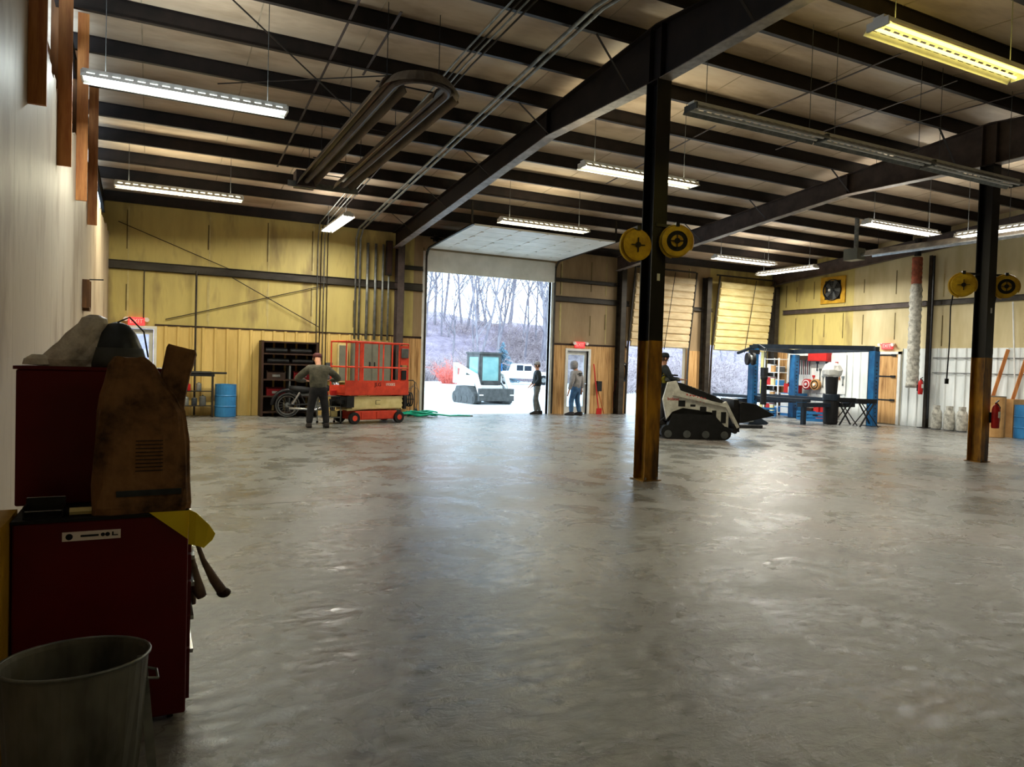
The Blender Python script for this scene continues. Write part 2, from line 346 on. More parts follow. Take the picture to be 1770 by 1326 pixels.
# vertical seams and tape of the wall blanket, crease shade painted as dark strips
M['crease'] = mat('seam and crease shade', (112, 98, 58), (88, 76, 46), 6); M['lap'] = mat('pale blanket tape', (196, 182, 128), (176, 160, 108), 6)
mb = MB(); rnd = random.Random(11); x = -.6
while x < 21.7:
    for a, b in ((2.4, 3.72), (3.95, 5.3)):
        if any(h[0]-.1 < x < h[1]+.1 and h[3] > a for h in HO[:1]) or 14.8 < x < 17.5 or 18.6 < x < 21.4: continue
        mb.use('crease' if rnd.random() < .6 else 'lap'); c = a+rnd.uniform(0, .5); d = b-rnd.uniform(0, .4); mb.b(x-.012, x+.012, BW-.012, BW, c, d)
        if rnd.random() < .6: mb.use('lap'); mb.b(x+.02, x+.05, BW-.008, BW, a, b)
    x += rnd.choice((1.2, 1.5, 1.9)) if x < 6 else rnd.choice((.6, .9, 1.2))
y = 5.0
while y < 20.6:
    for a, b in ((2.55, 3.8), (4.05, 5.1)):
        mb.use('crease' if rnd.random() < .6 else 'lap'); mb.b(RW-.012, RW, y-.012, y+.012, a+rnd.uniform(0, .4), b-rnd.uniform(0, .3))
    y += rnd.choice((.5, .8, 1.2))
S('trim_8', mb)
# ---- door_1: big sectional door, rolled up along the ceiling
D1 = T('door_1', 'x', 'door', (0, 0, 0)); del D1['label']; del D1['category']; D1['kind'] = 'structure'
mb = MB(); mb.b(7.34, 11.82, BW-.10, BW-.05, 4.33, 4.98); mb.build('door_panel', 'doorwhite', D1, bevel=.01)
for k in range(6):
    mb = MB(); a = .0; y1 = BW-.2-k*.56; y0 = y1-.545; dz = lambda y: 5.02+(BW-.2-y)*.045
    mb.prism([(y0, dz(y0)), (y1, dz(y1)), (y1, dz(y1)+.045), (y0, dz(y0)+.045)], 'x', 7.4, 11.8)
    for xx in (7.9, 8.75, 9.6, 10.45, 11.3): mb.b(xx-.03, xx+.03, y0+.02, y1-.02, dz(y0)-.02, dz(y0)+.0)
    mb.build('door_panel', 'doorwhite', D1)
for s_, xx in ((-1, 7.36), (1, 11.84)):
    mb = MB(); pts = [(xx, BW-.09, .02), (xx, BW-.09, 4.72)]+[(xx, BW-.09-.3*(1-math.cos(t*PI/10)), 4.72+.3*math.sin(t*PI/10)) for t in range(1, 6)]+[(xx, BW-3.6, 5.2)]
    for p, q in zip(pts, pts[1:]): mb.bar(p, q, .06, .04)
    mb.bar((xx, BW-3.5, 5.2), (xx, BW-3.5, zt(BW-3.5)+.1), .04); mb.build('door_track', 'girt', D1)
mb = MB(); mb.b(7.28, 7.42, BW-.05, BW+.17, 0, 4.95); mb.build('jamb', 'white', D1)
mb = MB(); mb.b(11.74, 11.84, BW-.05, BW+.17, 0, 4.95); mb.build('jamb', 'white', D1)
mb = MB(); mb.cyl((7.4, BW-.3, 5.3), (11.9, BW-.3, 5.3), .03); mb.cyl((9.0, BW-.3, 5.3), (10.2, BW-.3, 5.3), .06); mb.cyl((7.5, BW-.3, 5.3), (7.62, BW-.3, 5.3), .1); mb.cyl((11.65, BW-.3, 5.3), (11.77, BW-.3, 5.3), .1); mb.build('torsion_shaft', 'blackmet', D1)
# ---- bay doors, half raised, tilted in on their tracks
def bay(name, x0, x1, m):
    D = bpy.data.objects.new(name, None); COL.objects.link(D); D['kind'] = 'structure'
    for k in range(5):
        mb = MB(); z0 = 2.36+k*.505; z1 = z0+.495; yy = lambda z: BW-.12-(z-2.36)*.11
        mb.prism([(yy(z0)-.012, z0), (yy(z0), z0), (yy(z1), z1), (yy(z1)-.012, z1)], 'x', x0, x1)
        for j in range(2):
            zz = z0+.01+j*.25; mb.prism([(yy(zz)-.012, zz), (yy(zz+.02)-.055, zz+.025), (yy(zz+.2)-.055, zz+.2), (yy(zz+.225)-.012, zz+.225)], 'x', x0+.01, x1-.01)
        mb.build('door_panel', m, D)
    for xx in (x0-.06, x1+.06):
        mb = MB(); mb.bar((xx, BW-.06, 0), (xx, BW-.1, 2.3), .05); mb.bar((xx, BW-.1, 2.3), (xx, BW-.42, 5.1), .05); mb.build('door_track', 'girt', D)
    mb = MB(); mb.cyl((x0-.1, BW-.3, 5.12), (x1+.1, BW-.3, 5.12), .03); mb.build('torsion_shaft', 'blackmet', D)
    mb = MB(); xc = x0+(x1-x0)*.58; mb.cyl((xc, BW-.62, 5.0), (xc-.05, BW-.2, 2.3), .012, n=6); mb.build('pull_rope', 'black', D)
    return D
bay('door_2', 14.88, 17.45, 'dooroff'); bay('door_3', 18.66, 21.3, 'doorcream')
for (nm, x0, x1, ztp) in (('door_4', 12.42, 13.27, 2.13), ('door_5', -.72, .04, 2.24)):
    D = bpy.data.objects.new(nm, None); COL.objects.link(D); D['kind'] = 'structure'
    mb = MB(); mb.b(x0-.07, x0+.0, BW-.06, BW+.16, 0, ztp+.07); mb.b(x1, x1+.07, BW-.06, BW+.16, 0, ztp+.07); mb.b(x0, x1, BW-.06, BW+.16, ztp, ztp+.07); mb.build('door_frame', 'white', D)
    mb = MB(); holes(mb, x0+.01, x1-.01, .02, ztp-.01, [(x0+.11, x1-.11, .25, ztp-.14)], lambda a, b, c, d: mb.b(a, b, BW+.08, BW+.12, c, d)); lf = mb.build('door_leaf', 'white', D)
    mb = MB(); mb.b(x0+.1, x1-.1, BW+.097, BW+.103, .24, ztp-.13); mb.build('pane', 'clear', lf)
    mb = MB(); mb.cyl((x1-.07, BW+.08, 1.02), (x1-.07, BW+.02, 1.02), .02); mb.ball((x1-.07, BW+.01, 1.02), .03); mb.build('door_handle', 'chrome', lf)
D = bpy.data.objects.new('door_6', None); COL.objects.link(D); D['kind'] = 'structure'
mb = MB(); mb.b(RW-.05, RW-.002, 15.5, 16.25, .02, 2.3); lf = mb.build('door_leaf', 'plywood', D)
for z in (.8, 1.58, 2.28):
    mb = MB(); mb.b(RW-.065, RW-.05, 15.62, 16.2, z-.02, z+.02); mb.b(RW-.09, RW-.05, 15.56, 15.72, z-.035, z+.035); mb.build('strap_hinge', 'blackmet', lf)
mb = MB(); mb.b(RW-.07, RW-.001, 15.4, 15.49, 0, 2.4); mb.b(RW-.07, RW-.001, 16.26, 16.35, 0, 2.4); mb.b(RW-.07, RW-.001, 15.4, 16.35, 2.31, 2.4); mb.build('door_frame', 'white', D)

# ================================================================ STEEL FRAME
def wshape(mb, p, q, d, b_, tw=.012, tf=.016, web='x'):
    # vertical W column centred on p..q; web plane along 'web'
    (x, y, z0), (_, _, z1) = p, q
    if web == 'x':
        mb.b(x-d/2, x-d/2+tf, y-b_/2, y+b_/2, z0, z1); mb.b(x+d/2-tf, x+d/2, y-b_/2, y+b_/2, z0, z1); mb.b(x-d/2+tf, x+d/2-tf, y-tw/2, y+tw/2, z0, z1)
    else:
        mb.b(x-b_/2, x+b_/2, y-d/2, y-d/2+tf, z0, z1); mb.b(x-b_/2, x+b_/2, y+d/2-tf, y+d/2, z0, z1); mb.b(x-tw/2, x+tw/2, y-d/2+tf, y+d/2-tf, z0, z1)
for cx, lb in ((6.4, 'tall black steel column with yellow painted foot, nearest the camera, in the middle of the shop'), (14.3, 'black steel column with yellow painted foot and a red extinguisher on it, at right')):
    t = T('steel_column', lb, 'column', (cx, RY, 0), group=None)
    yt = 2.0
    mb = MB(); wshape(mb, (0, 0, yt), (0, 0, 5.66), .26, .24, web='y'); mb.build('column_shaft', 'blackpaint', t)
    mb = MB(); wshape(mb, (0, 0, .012), (0, 0, yt), .262, .242, web='y'); mb.b(-.16, .16, -.16, .16, 0, .012); mb.build('painted_foot', 'yellowpaint', t)
    mb = MB()
    for sx in (-.1, .1):
        for sy in (-.13, .13): mb.cyl((sx, sy, .012), (sx, sy, .05), .012, n=6)
    mb.build('anchor_bolts', 'galv', t)
    mb = MB(); mb.b(-.02, .03, -.1335, -.1315, 2.85, 2.95); mb.build('sticker', 'white', t)
    mb = MB(); mb.b(-.12, .12, -.13, .13, 5.66, 5.68); mb.build('cap_plate', 'steel', t)
cl = {6.5: 'dark steel wall column left of the large open door', 14.42: 'dark steel wall column between plywood wall and the pinkish bay door', 18.2: 'dark steel wall column between the two half raised bay doors', 21.6: 'dark steel column in the far right corner'}
for cx, lb in cl.items():
    t = T('wall_column', lb, 'column', (cx, BW-.2, 0))
    mb = MB(); wshape(mb, (0, 0, 0), (0, 0, 5.0 if cx < 20 else 4.9), .3, .2, web='y'); mb.build('column_shaft', 'steel2' if cx < 7 else 'girt', t)
    mb = MB(); mb.b(-.14, .14, -.18, .18, 0, .015); mb.build('base_plate', 'steel', t)
t = T('wall_column', 'steel wall column on the right wall beside the insulated duct', 'column', (RW-.15, 14.45, 0))
mb = MB(); wshape(mb, (0.06, 0, 0), (0.06, 0, 5.4), .16, .1, web='x'); mb.build('column_shaft', 'girt', t)
mb = MB(); mb.b(-.14, .14, -.14, .14, 0, .015); mb.build('base_plate', 'steel', t)
# main rafters: level haunch over the columns, then falling to the back wall
def bot(y, deep=1):
    d = abs(y-RY); return 5.68+.07*min(d, 3.1)/3.1 if d < 3.15 else 5.75-(d-3.15)*.0885
def rafter(x, lb, m, y0=FW+.1, y1=BW-.05, fl=.2, db=1.0, mf='flange'):
    t = T('roof_rafter', lb, 'roof beam', (x, 0, 0))
    ys = [y0, RY-3.15, RY, RY+3.15, y1]; B = (lambda y: bot(y)) if db == 1 else (lambda y: zt(y)-db)
    mb = MB()
    for a, b in zip(ys, ys[1:]): mb.prism([(a, B(a)), (b, B(b)), (b, zt(b)-.02), (a, zt(a)-.02)], 'x', -.006, .006)
    for yk in (RY-3.15, RY+3.15): mb.b(-.09, .09, yk-.012, yk+.012, B(yk), zt(yk)-.02)
    for yk in (RY-.13, RY+.13): mb.b(-.09, .09, yk-.006, yk+.006, B(yk), zt(yk)-.02)
    mb.build('web', m, t)
    mb = MB()
    for a, b in zip(ys, ys[1:]): mb.prism([(a, B(a)-.014), (b, B(b)-.014), (b, B(b)), (a, B(a))], 'x', -fl/2, fl/2)
    mb.build('bottom_flange', mf, t)
    mb = MB()
    for a, b in zip(ys, ys[1:]): mb.prism([(a, zt(a)-.02), (b, zt(b)-.02), (b, zt(b)-.002), (a, zt(a)-.002)], 'x', -fl/2, fl/2)
    mb.build('top_flange', m, t); return t
PY = [18.91-1.24*k for k in range(19)]
PY = [y for y in PY if y > FW+.3]
for x, lb, m in ((6.4, 'deep dark tapered roof rafter running to the left side of the large door', 'steel'), (14.3, 'dusty grey brown tapered rafter resting on the right hand column', 'steel2')):
    t = rafter(x, lb, m)
    for yk in PY[::2]:
        for s_ in (-1, 1):
            if abs(yk-RY) < .3: continue
            mb = MB(); mb.bar((s_*.08, yk, bot(yk)+.02), (s_*.72, yk, zt(yk)+.02), .04, .006); mb.build('flange_brace', 'steel', t)
rafter(RW-.3, 'brown steel rafter against the right end wall', 'steel2', db=.42, mf='steel2')
rafter(LW-.12, 'dark rafter at the head of the left plywood partition', 'steel', db=.3, y0=FW+.1, fl=.06, mf='steel')
# purlins
def purlin_mesh(L):
    mb = MB(); mb.prism([(-.03, .0), (.035, 0), (.035, .008), (-.0, .008), (0, .19), (-.06, .19), (-.06, .198), (.006, .198), (.006, 0)], 'x', 0, L)
    return mb
src = None; order = ['first', 'second', 'third', 'fourth', 'fifth', 'sixth', 'seventh', 'eighth', 'ninth', 'tenth', 'eleventh', 'twelfth', 'thirteenth', 'fourteenth', 'fifteenth', 'sixteenth', 'seventeenth', 'eighteenth', 'nineteenth']
for k, y in enumerate(PY):
    if src is None:
        mb = MB(); L = RW-.02-(LW-.14)
        mb.b(0, L, -.045, .03, 0, .01); mb.b(0, L, -.004, .004, .01, .238); mb.b(0, L, -.03, .045, .238, .248); mb.b(0, L, .022, .03, .01, .03)
        o = src = mb.build('roof_purlin', 'steel')
    else: o = src.copy(); COL.objects.link(o)
    o.location = (LW-.14, y, zt(y))
    tag(o, 'dark steel purlin under the roof, %s one counting from the back wall' % order[k], 'roof purlin', 'roof purlins')
o = src.copy(); COL.objects.link(o); o.location = (LW-.14, BW-.12, zt(BW-.12)-.02); tag(o, 'dark eave strut along the top of the back wall', 'eave strut')
# wall girts
def girt(p, q, lb, m='girt', w_=.1, h=.11):
    mb = MB(); p = Vector(p); q = Vector(q)
    if abs(q.x-p.x) > abs(q.y-p.y):
        mb.b(p.x, q.x, p.y-w_, p.y, p.z-h, p.z-h+.012); mb.b(p.x, q.x, p.y-w_, p.y, p.z+h-.012, p.z+h); mb.b(p.x, q.x, p.y-w_, p.y-w_+.006, p.z-h, p.z-h+.04); mb.b(p.x, q.x, p.y-w_*.55, p.y-w_*.5, p.z-h+.012, p.z+h-.012)
    else:
        mb.b(p.x-w_, p.x, p.y, q.y, p.z-h, p.z-h+.012); mb.b(p.x-w_, p.x, p.y, q.y, p.z+h-.012, p.z+h); mb.b(p.x-w_*.55, p.x-w_*.5, p.y, q.y, p.z-h+.012, p.z+h-.012)
    return tag(mb.build('wall_girt', m), lb, 'wall girt')
girt((LW, BW, 3.83), (7.26, BW, 3.83), 'dark steel girt across the yellow wall left of the large door')
girt((11.86, BW, 3.83), (14.85, BW, 3.83), 'dark steel girt over the plywood wall right of the large door', h=.09)
girt((11.86, BW, 4.45), (14.3, BW, 4.45), 'upper dark girt beside the top right corner of the large door', h=.06)
girt((17.5, BW, 3.83), (18.6, BW, 3.83), 'short dark girt between the two bay doors', h=.07)
girt((6.56, BW, 4.4), (7.26, BW, 4.4), 'short upper girt left of the large door', h=.06)
girt((RW, FW, 3.92), (RW, 14.4, 3.92), 'dark girt on the right wall behind the yellow cord reels', h=.08)
girt((RW, 14.6, 3.92), (RW, BW-.4, 3.92), 'brown girt under the wall fan', 'steel2', h=.08)
# studs hung above the plywood at left
sp = [(7.57, 3.75), (9.75, 3.72), (12.0, 3.75), (14.1, 3.74), (6.7, 4.0), (4.0, 4.0), (1.4, 4.0), (-1.2, 4.0)]
pl = ['nearest the camera of those in view', 'second in view from the camera', 'third in view', 'farthest in view', 'a', 'b', 'c', 'd']
for (y, z0), lb in list(zip(sp, pl))[:4]:
    t = tag(MB().b(LW+.001, LW+.14, y, y+.04, z0, zs(y)-.03).build('timber_stud', 'lumber'), 'timber stud hanging over the left plywood wall, '+lb, 'stud')
for i, (y, z0) in enumerate(((8.3, 4.7), (8.9, 4.7), (10.9, 4.7), (13.0, 4.7))):
    tag(MB().b(LW-.2, LW-.06, y, y+.04, z0-.4, zs(y)-.03).build('timber_stud', 'lumberdark'), 'recessed brown stud above the left plywood, '+('nearest one', 'second one', 'third one', 'farthest one')[i], 'stud', 'recessed studs')
# x-bracing rods and struts
def rod(p, q, r, name, lb, cat, m='steel', n=6):
    return tag(MB().cyl(p, q, r, n=n).build(name, m), lb, cat)
rod((0.3, BW-.06, 2.5), (4.6, BW-.06, 3.75), .012, 'brace_cable', 'thin dark diagonal brace cable rising to the right on the yellow back wall', 'cable')
rod((1.9, BW-.09, 3.7), (4.2, BW-.09, 2.5), .012, 'brace_cable', 'thin dark diagonal brace cable falling to the right on the yellow back wall', 'cable')
rod((-.8, BW-.06, 4.9), (1.9, BW-.06, 3.9), .010, 'brace_cable', 'faint upper brace cable near the left end of the back wall', 'cable')
rod((.8, 10.2, zt(10.2)-.03), (3.6, 13.6, zt(13.6)-.03), .012, 'brace_cable', 'roof brace cable crossing the left bay near the tube heater', 'cable')
rod((.9, 12.9, zt(12.9)-.03), (3.4, 11.4, zt(11.4)-.03), .010, 'brace_cable', 'short roof brace cable crossing the longer one left of the tube heater', 'cable')
for X, (a, b), lb in ((2.4, (9.2, 16.6), 'line of dark bridging angle between purlins, left of the tube heater'), (2.99, (9.7, 11.7), 'short bridging angle just left of the tube heater bend'), (9.9, (7.2, 10.4), 'bridging angle over the long unlit light row, nearer the middle column'), (11.6, (7.4, 11.2), 'bridging angle over the long unlit light row, nearer the right column'), (9.6, (10.8, 14.5), 'bridging angle behind the middle column'), (12.9, (6.8, 9.2), 'bridging angle between the yellow lamp and the right column')):
    tag(MB().bar((X, a, zt(a)+.02), (X, b, zt(b)+.02), .035, .01).build('bridging_angle', 'steel2'), lb, 'roof brace')
# ================================================================ LIGHTS AND SERVICES
LT = {'cool': ((.9, 1, .96, 1), 9, 80), 'warm': ((1, .93, .66, 1), 9, 95), 'yellow': ((1, .80, .16, 1), 4, 20), 'white': ((1, .97, .86, 1), 10, 95)}
UP = .27
for k in LT: M['tube_'+k] = tube_mat('lit tube '+k, LT[k][0], LT[k][1])
def fixture(lb, x, y, z, L=2.44, kind='warm', alongy=False, lit=True, refl='white', units=1, wl=1.0):
    t = T('fluorescent_light', lb, 'ceiling light', (x, y, z), PI/2 if alongy else 0)
    w2 = .19
    mb = MB(); mb.b(-L/2, L/2, -.06, .06, .05, .10); mb.build('housing', 'white', t, bevel=.004)
    mb = MB()
    for s_ in (-1, 1):
        mb.prism([(s_*.16, -.03), (s_*.165, -.03), (s_*.125, .02), (s_*.12, .02)], 'x', -L/2, L/2)      # lower skirt
        u = -L/2
        while u < L/2-.02:                                                                             # bridges between the up-light slots
            mb.prism([(s_*.12, .02), (s_*.125, .02), (s_*.065, .055), (s_*.06, .055)], 'x', u, u+.05); u += .14
    mb.build('reflector', refl, t)
    for yy in (-.06, .06):
        mb = MB(); mb.cyl((-L/2+.03, yy, .01), (L/2-.03, yy, .01), .017 if lit else .019, n=10); mb.build('tube', ('tube_'+kind) if lit else 'white', t)
    for s_ in (-1, 1): MB().b(s_*L/2-.012, s_*L/2+.012, -.12, .12, -.02, .06).build('end_cap', 'white' if lit else 'greymid', t)
    wy = (lambda u: zt(y+u)) if alongy else (lambda u: zt(y))
    for s_ in (-1, 1):
        mb = MB(); u = s_*(L/2-.25); mb.cyl((u, 0, .1), (u, 0, wy(u)+.2-z), .005, n=5); mb.build('hanger_wire', 'greymid', t)
    if lit:
        c = LT[kind]; a = area('tube_lamp', (x, y, z-.012), L-.1, .12, c[2]*wl, c[0][:3], (0, 0, PI/2 if alongy else 0)); a.parent = None
        area('slot_lamp', (x, y, z+.115), L-.1, .3, 80*min(wl, 1)*UP, c[0][:3], (PI, 0, PI/2 if alongy else 0))
    return t
fixture('lit twin tube light at upper left, cold white, touching the timber studs in view', .4, 10.5, 5.0, kind='cool')
fixture('lit yellowish twin tube light low under the roof at far left', .5, 16.8, 5.0, kind='warm', wl=1.4)
fixture('short bright light hung end-on above the bundle of conduits', 4.1, 18.3, 5.0, kind='white', alongy=True, wl=1.3)
fixture('lit warm light crossing behind the upper middle column', 7.7, 10.55, 5.0, kind='warm')
fixture('lit light just in front of the rolled up big door', 8.55, 15.55, 5.0, kind='warm')
fixture('lit light at the far right above the yellow bay door', 16.3, 16.8, 5.0, kind='white', wl=1.8)
fixture('lit light running toward the far right corner', 18.95, 17.65, 5.0, kind='white', alongy=True, wl=3.0)
fixture('bright light under the rafter at right, left of the right column', 15.45, 11.0, 5.0, kind='white', wl=1.2)
fixture('large yellow lit light in the upper right corner', 7.5, 4.82, 5.0, kind='yellow', wl=1.0)
fixture('bright light beside and behind the right column', 17.3, 9.65, 5.0, kind='white', alongy=True, wl=1.7)
for k in range(3): fixture('unlit twin tube light in the long dark row before the middle column, %s of three' % ('left', 'middle', 'right')[k], 7.45+k*2.44, 7.5, 5.0, L=2.42, lit=False, refl='galv')
fixture('added fill light, out of view high behind the camera', 5, -1.6, 5.0, kind='warm', wl=.22)  # unseen fixture, added to fill the dark foreground
# U-tube infrared heater
t = T('tube_heater', 'U shaped infrared tube heater hanging under the left bay of the roof', 'heater', (0, 0, 5.25))
XA, XB, YA, YB = 2.78, 3.52, 9.0, 15.3
def trough(mb, x, y0, y1, w_=.38, h=.18):
    P = [(-w_/2, -h/2), (-w_*.36, h*.2), (-w_*.18, h/2), (w_*.18, h/2), (w_*.36, h*.2), (w_/2, -h/2)]
    P2 = [(a*.95, b_-.012) for a, b_ in P]
    mb.prism([(x+a, b_) for a, b_ in P]+[(x+a, b_) for a, b_ in P2[::-1]], 'y', y0, y1)
for x in (XA, XB):
    mb = MB(); trough(mb, x, YA+.3, YB); mb.build('reflector', 'heater', t)
mb = MB(); pts = [(XA, YB-.1, -.03), (XA, YA+.3, -.03)]+[((XA+XB)/2-math.cos(a*PI/12)*(XB-XA)/2, YA+.3-math.sin(a*PI/12)*.37, -.03) for a in range(1, 12)]+[(XB, YA+.3, -.03), (XB, YB-.1, -.03)]
mb.tube(pts, .05, 10); mb.build('burner_tube', 'steel2', t)
mb = MB(); R1, xm = .52, (XA+XB)/2; N = 14
for i in range(N):                                       # half-round cowl over the bend
    a0, a1 = PI*i/N, PI*(i+1)/N
    for r0, r1, z0, z1 in ((.0, .40, .09, .08), (.40, .53, .08, -.08)):
        v = [mb.bm.verts.new((xm-math.cos(a)*r, YA+.3-math.sin(a)*r, z)) for a, r, z in ((a0, r0, z0), (a1, r0, z0), (a1, r1, z1), (a0, r1, z1))]; mb.face(v)
o = mb.build('end_cowl', 'heater', t); sm = o.modifiers.new('s', 'SOLIDIFY'); sm.thickness = .006
mb = MB(); mb.b(XA-.2, XA+.2, YB-.05, YB+.3, -.12, .2); mb.build('burner_box', 'steel2', t)
mb = MB(); mb.b(XA-.35, XB+.35, YB+.02, YB+.06, -.14, -.02); mb.build('end_plate', 'galv', t)
for yy in (YA+.6, YA+2.6, YA+4.8, YB-.3):
    mb = MB(); mb.b(XA-.15, XB+.15, yy-.012, yy+.012, .085, .1)
    for x in (XA, XB): mb.cyl((x, yy, .1), (x, yy, zt(yy)-5.25+.05), .006, n=5)
    mb.build('hanger', 'blackmet', t)
# second straight heater with its burner box at right
t = T('tube_heater', 'long pale straight tube heater under the roof near the right wall', 'heater', (17.85, 0, 5.0))
mb = MB(); trough(mb, 0, 7.0, 13.7, .36, .16); mb.build('reflector', 'chrome', t)
mb = MB(); mb.cyl((0, 7.0, -.02), (0, 13.9, -.02), .05); mb.build('burner_tube', 'galv', t)
mb = MB(); mb.b(-.2, .14, 13.9, 14.35, -.15, .17); mb.build('burner_box', 'grey', t)
mb = MB(); mb.cyl((0, 14.1, .17), (0, 14.1, zt(14.1)-5+.1), .06); mb.build('flue', 'galv', t)
for yy in (8, 10, 12, 13.4):
    mb = MB(); mb.cyl((0, yy, .08), (0, yy, zt(yy)-5), .006, n=5); mb.build('hanger', 'blackmet', t)
# conduits under the roof in the left bay and down the back wall
def conduit(pts, r, lb, m='galv', nm='conduit'): return tag(MB().tube(pts, r, 8).build(nm, m, smooth=True), lb, 'pipe')
for k, x in enumerate((5.24, 5.36)):
    pts = [(x, yy, zt(yy)-.05) for yy in (1, 4, 8.3, 9.6, 11.5, 13.5, 15, 16.5, 18, 19.6, 20.5)]+[(x-.02, BW-.09, 5.1), (x-.02, BW-.09, 2.2)]
    conduit(pts, .028, 'long pale roof conduit running down to the electrical cabinet, '+('left of the pair' if k == 0 else 'right of the pair'))
for k in range(4):
    x = 4.12+k*.09; pts = [(x, yy, zt(yy)-.05) for yy in (7.6, 10.5, 13, 16, 19, 20.4)]+[(x+.02, BW-.09, 5.05), (x+.02, BW-.09, .9)]
    conduit(pts, .014, 'thin dark conduit of the bundle behind the tube heater, %s from the left' % order[k], 'girt' if k % 2 else 'galv')
for k, (x, r) in enumerate(((5.56, .04), (5.80, .04), (6.02, .035), (6.2, .03))):
    conduit([(x, BW-.1, 5.0), (x, BW-.1, 2.2)], r, 'grey vertical conduit above the electrical cabinet, %s from the left' % order[k])
t = T('electrical_box', 'tall narrow dark red brown box high on the back wall above the electrical cabinet', 'electrical box', (6.16, BW-.25, 4.1))
MB().b(-.09, .09, -.02, .1, 0, 1.0).build('box', 'steel', t); MB().b(-.07, .07, -.03, -.02, .04, .96).build('cover', 'darkwood', t)
rod((1.02, BW-.1, 0.02), (1.02, BW-.1, 3.8), .028, 'drain_pipe', 'dark vertical pipe on the yellow wall left of the blue drum', 'pipe', 'girt')
rod((-.3+.1, BW-.1, 2.5), (-.2, BW-.1, 3.75), .016, 'drain_pipe', 'thin short dark pipe on the wall above the left exit sign', 'pipe', 'girt')
# electrical cabinet
t = T('electrical_cabinet', 'tall grey electrical cabinet behind the orange scissor lift', 'electrical cabinet', (5.68, BW-.22, 0))
MB().b(-.56, .56, -.16, .12, .85, 2.15).build('cabinet_body', 'grey', t, bevel=.01)
for s_ in (-1, 1):
    d = MB().b(min(s_*.02, s_*.53), max(s_*.02, s_*.53), -.18, -.16, .9, 2.1).build('cabinet_door', 'grey', t); MB().b(s_*.07-.015, s_*.07+.015, -.21, -.18, 1.4, 1.55).build('handle', 'black', d)
mb = MB(); mb.b(-.5, -.4, -.1, .1, 0, .85); mb.b(.4, .5, -.1, .1, 0, .85); mb.build('stand', 'girt', t)
t = T('electrical_box', 'small olive grey breaker box left of the large electrical cabinet', 'electrical box', (4.88, BW-.16, .95))
MB().b(-.14, .14, -.06, .1, 0, 1.1).build('box', 'cream', t); MB().b(-.11, .11, -.075, -.06, .05, 1.05).build('cover', 'grey', t)
t = T('electrical_box', 'small grey box with pale label below the breaker box by the rack', 'electrical box', (4.5, BW-.16, 1.0))
MB().b(-.09, .09, -.06, .1, 0, .5).build('box', 'greymid', t); MB().b(-.05, .05, -.066, -.06, .2, .4).build('cover', 'white', t)
# exit signs
def exitsign(lb, loc, rz):
    t = T('exit_sign', lb, 'exit sign', loc, rz)
    MB().b(-.19, .19, -.03, .03, -.1, .1).build('sign_body', 'exitred', t, bevel=.008)
    text('EXIT', .15, 'white', 'lettering', t, (0, -.032, 0), (PI/2, 0, 0), .002)
    mb = MB()
    for s_ in (-1, 1): mb.cyl((s_*.24, -.02, .06), (s_*.24, -.1, .04), .04, .055, 10)
    mb.b(-.26, .26, -.025, .025, .06, .1); mb.build('emergency_lamps', 'exitw', t)
exitsign('red exit sign above the bright doorway at far left', (-.36, BW-.05, 2.42), 0)
exitsign('red exit sign above the door where the man in grey hood stands', (12.88, BW-.06, 2.33), 0)
exitsign('red exit sign above the orange plywood door on the right wall', (RW-.06, 15.9, 2.58), -PI/2)
# wall fan
t = T('wall_fan', 'round dark exhaust fan in a yellow frame on the right wall', 'fan', (RW-.02, 18.15, 4.62), -PI/2)
mb = MB(); holes(mb, -.52, .52, -.48, .48, [(-.34, .34, -.34, .34)], lambda a, b, c, d: mb.b(a, b, -.04, .0, c, d)); mb.build('frame', 'yellowcard', t)
mb = MB(); mb.cyl((0, -.10, .0), (0, .0, 0), .38, n=32, caps=False); o = mb.build('ring', 'blackmet', t); o.modifiers.new('s', 'SOLIDIFY').thickness = .015
for k in range(5):
    a = 2*PI*k/5; mb = MB(); R_ = X90(a, 3, 'Y'); P = [(.06, -.02, -.03), (.33, -.035, -.09), (.34, -.03, .06), (.06, -.04, .04)]
    v = [mb.bm.verts.new(R_@Vector(p)) for p in P]; mb.face(v); o = mb.build('blade', 'greymid', t); o.modifiers.new('s', 'SOLIDIFY').thickness = .006
MB().cyl((0, -.07, 0), (0, -.01, 0), .07).build('hub', 'black', t)
mb = MB()
for r in (.09, .16, .23, .30, .36): mb.tube([(math.cos(a*PI/12)*r, -.1, math.sin(a*PI/12)*r) for a in range(24)], .003, 4, closed=True)
for k in range(8): mb.bar((0, -.1, 0), (math.cos(k*PI/4)*.37, -.1, math.sin(k*PI/4)*.37), .005)
mb.build('guard', 'greymid', t)
MB().c(-.08, -.11, .0, .08, .03, .08).build('motor_cap', 'white', t)
MB().b(-.4, .4, -.003, .006, -.4, .4).build('backing', 'black', t)
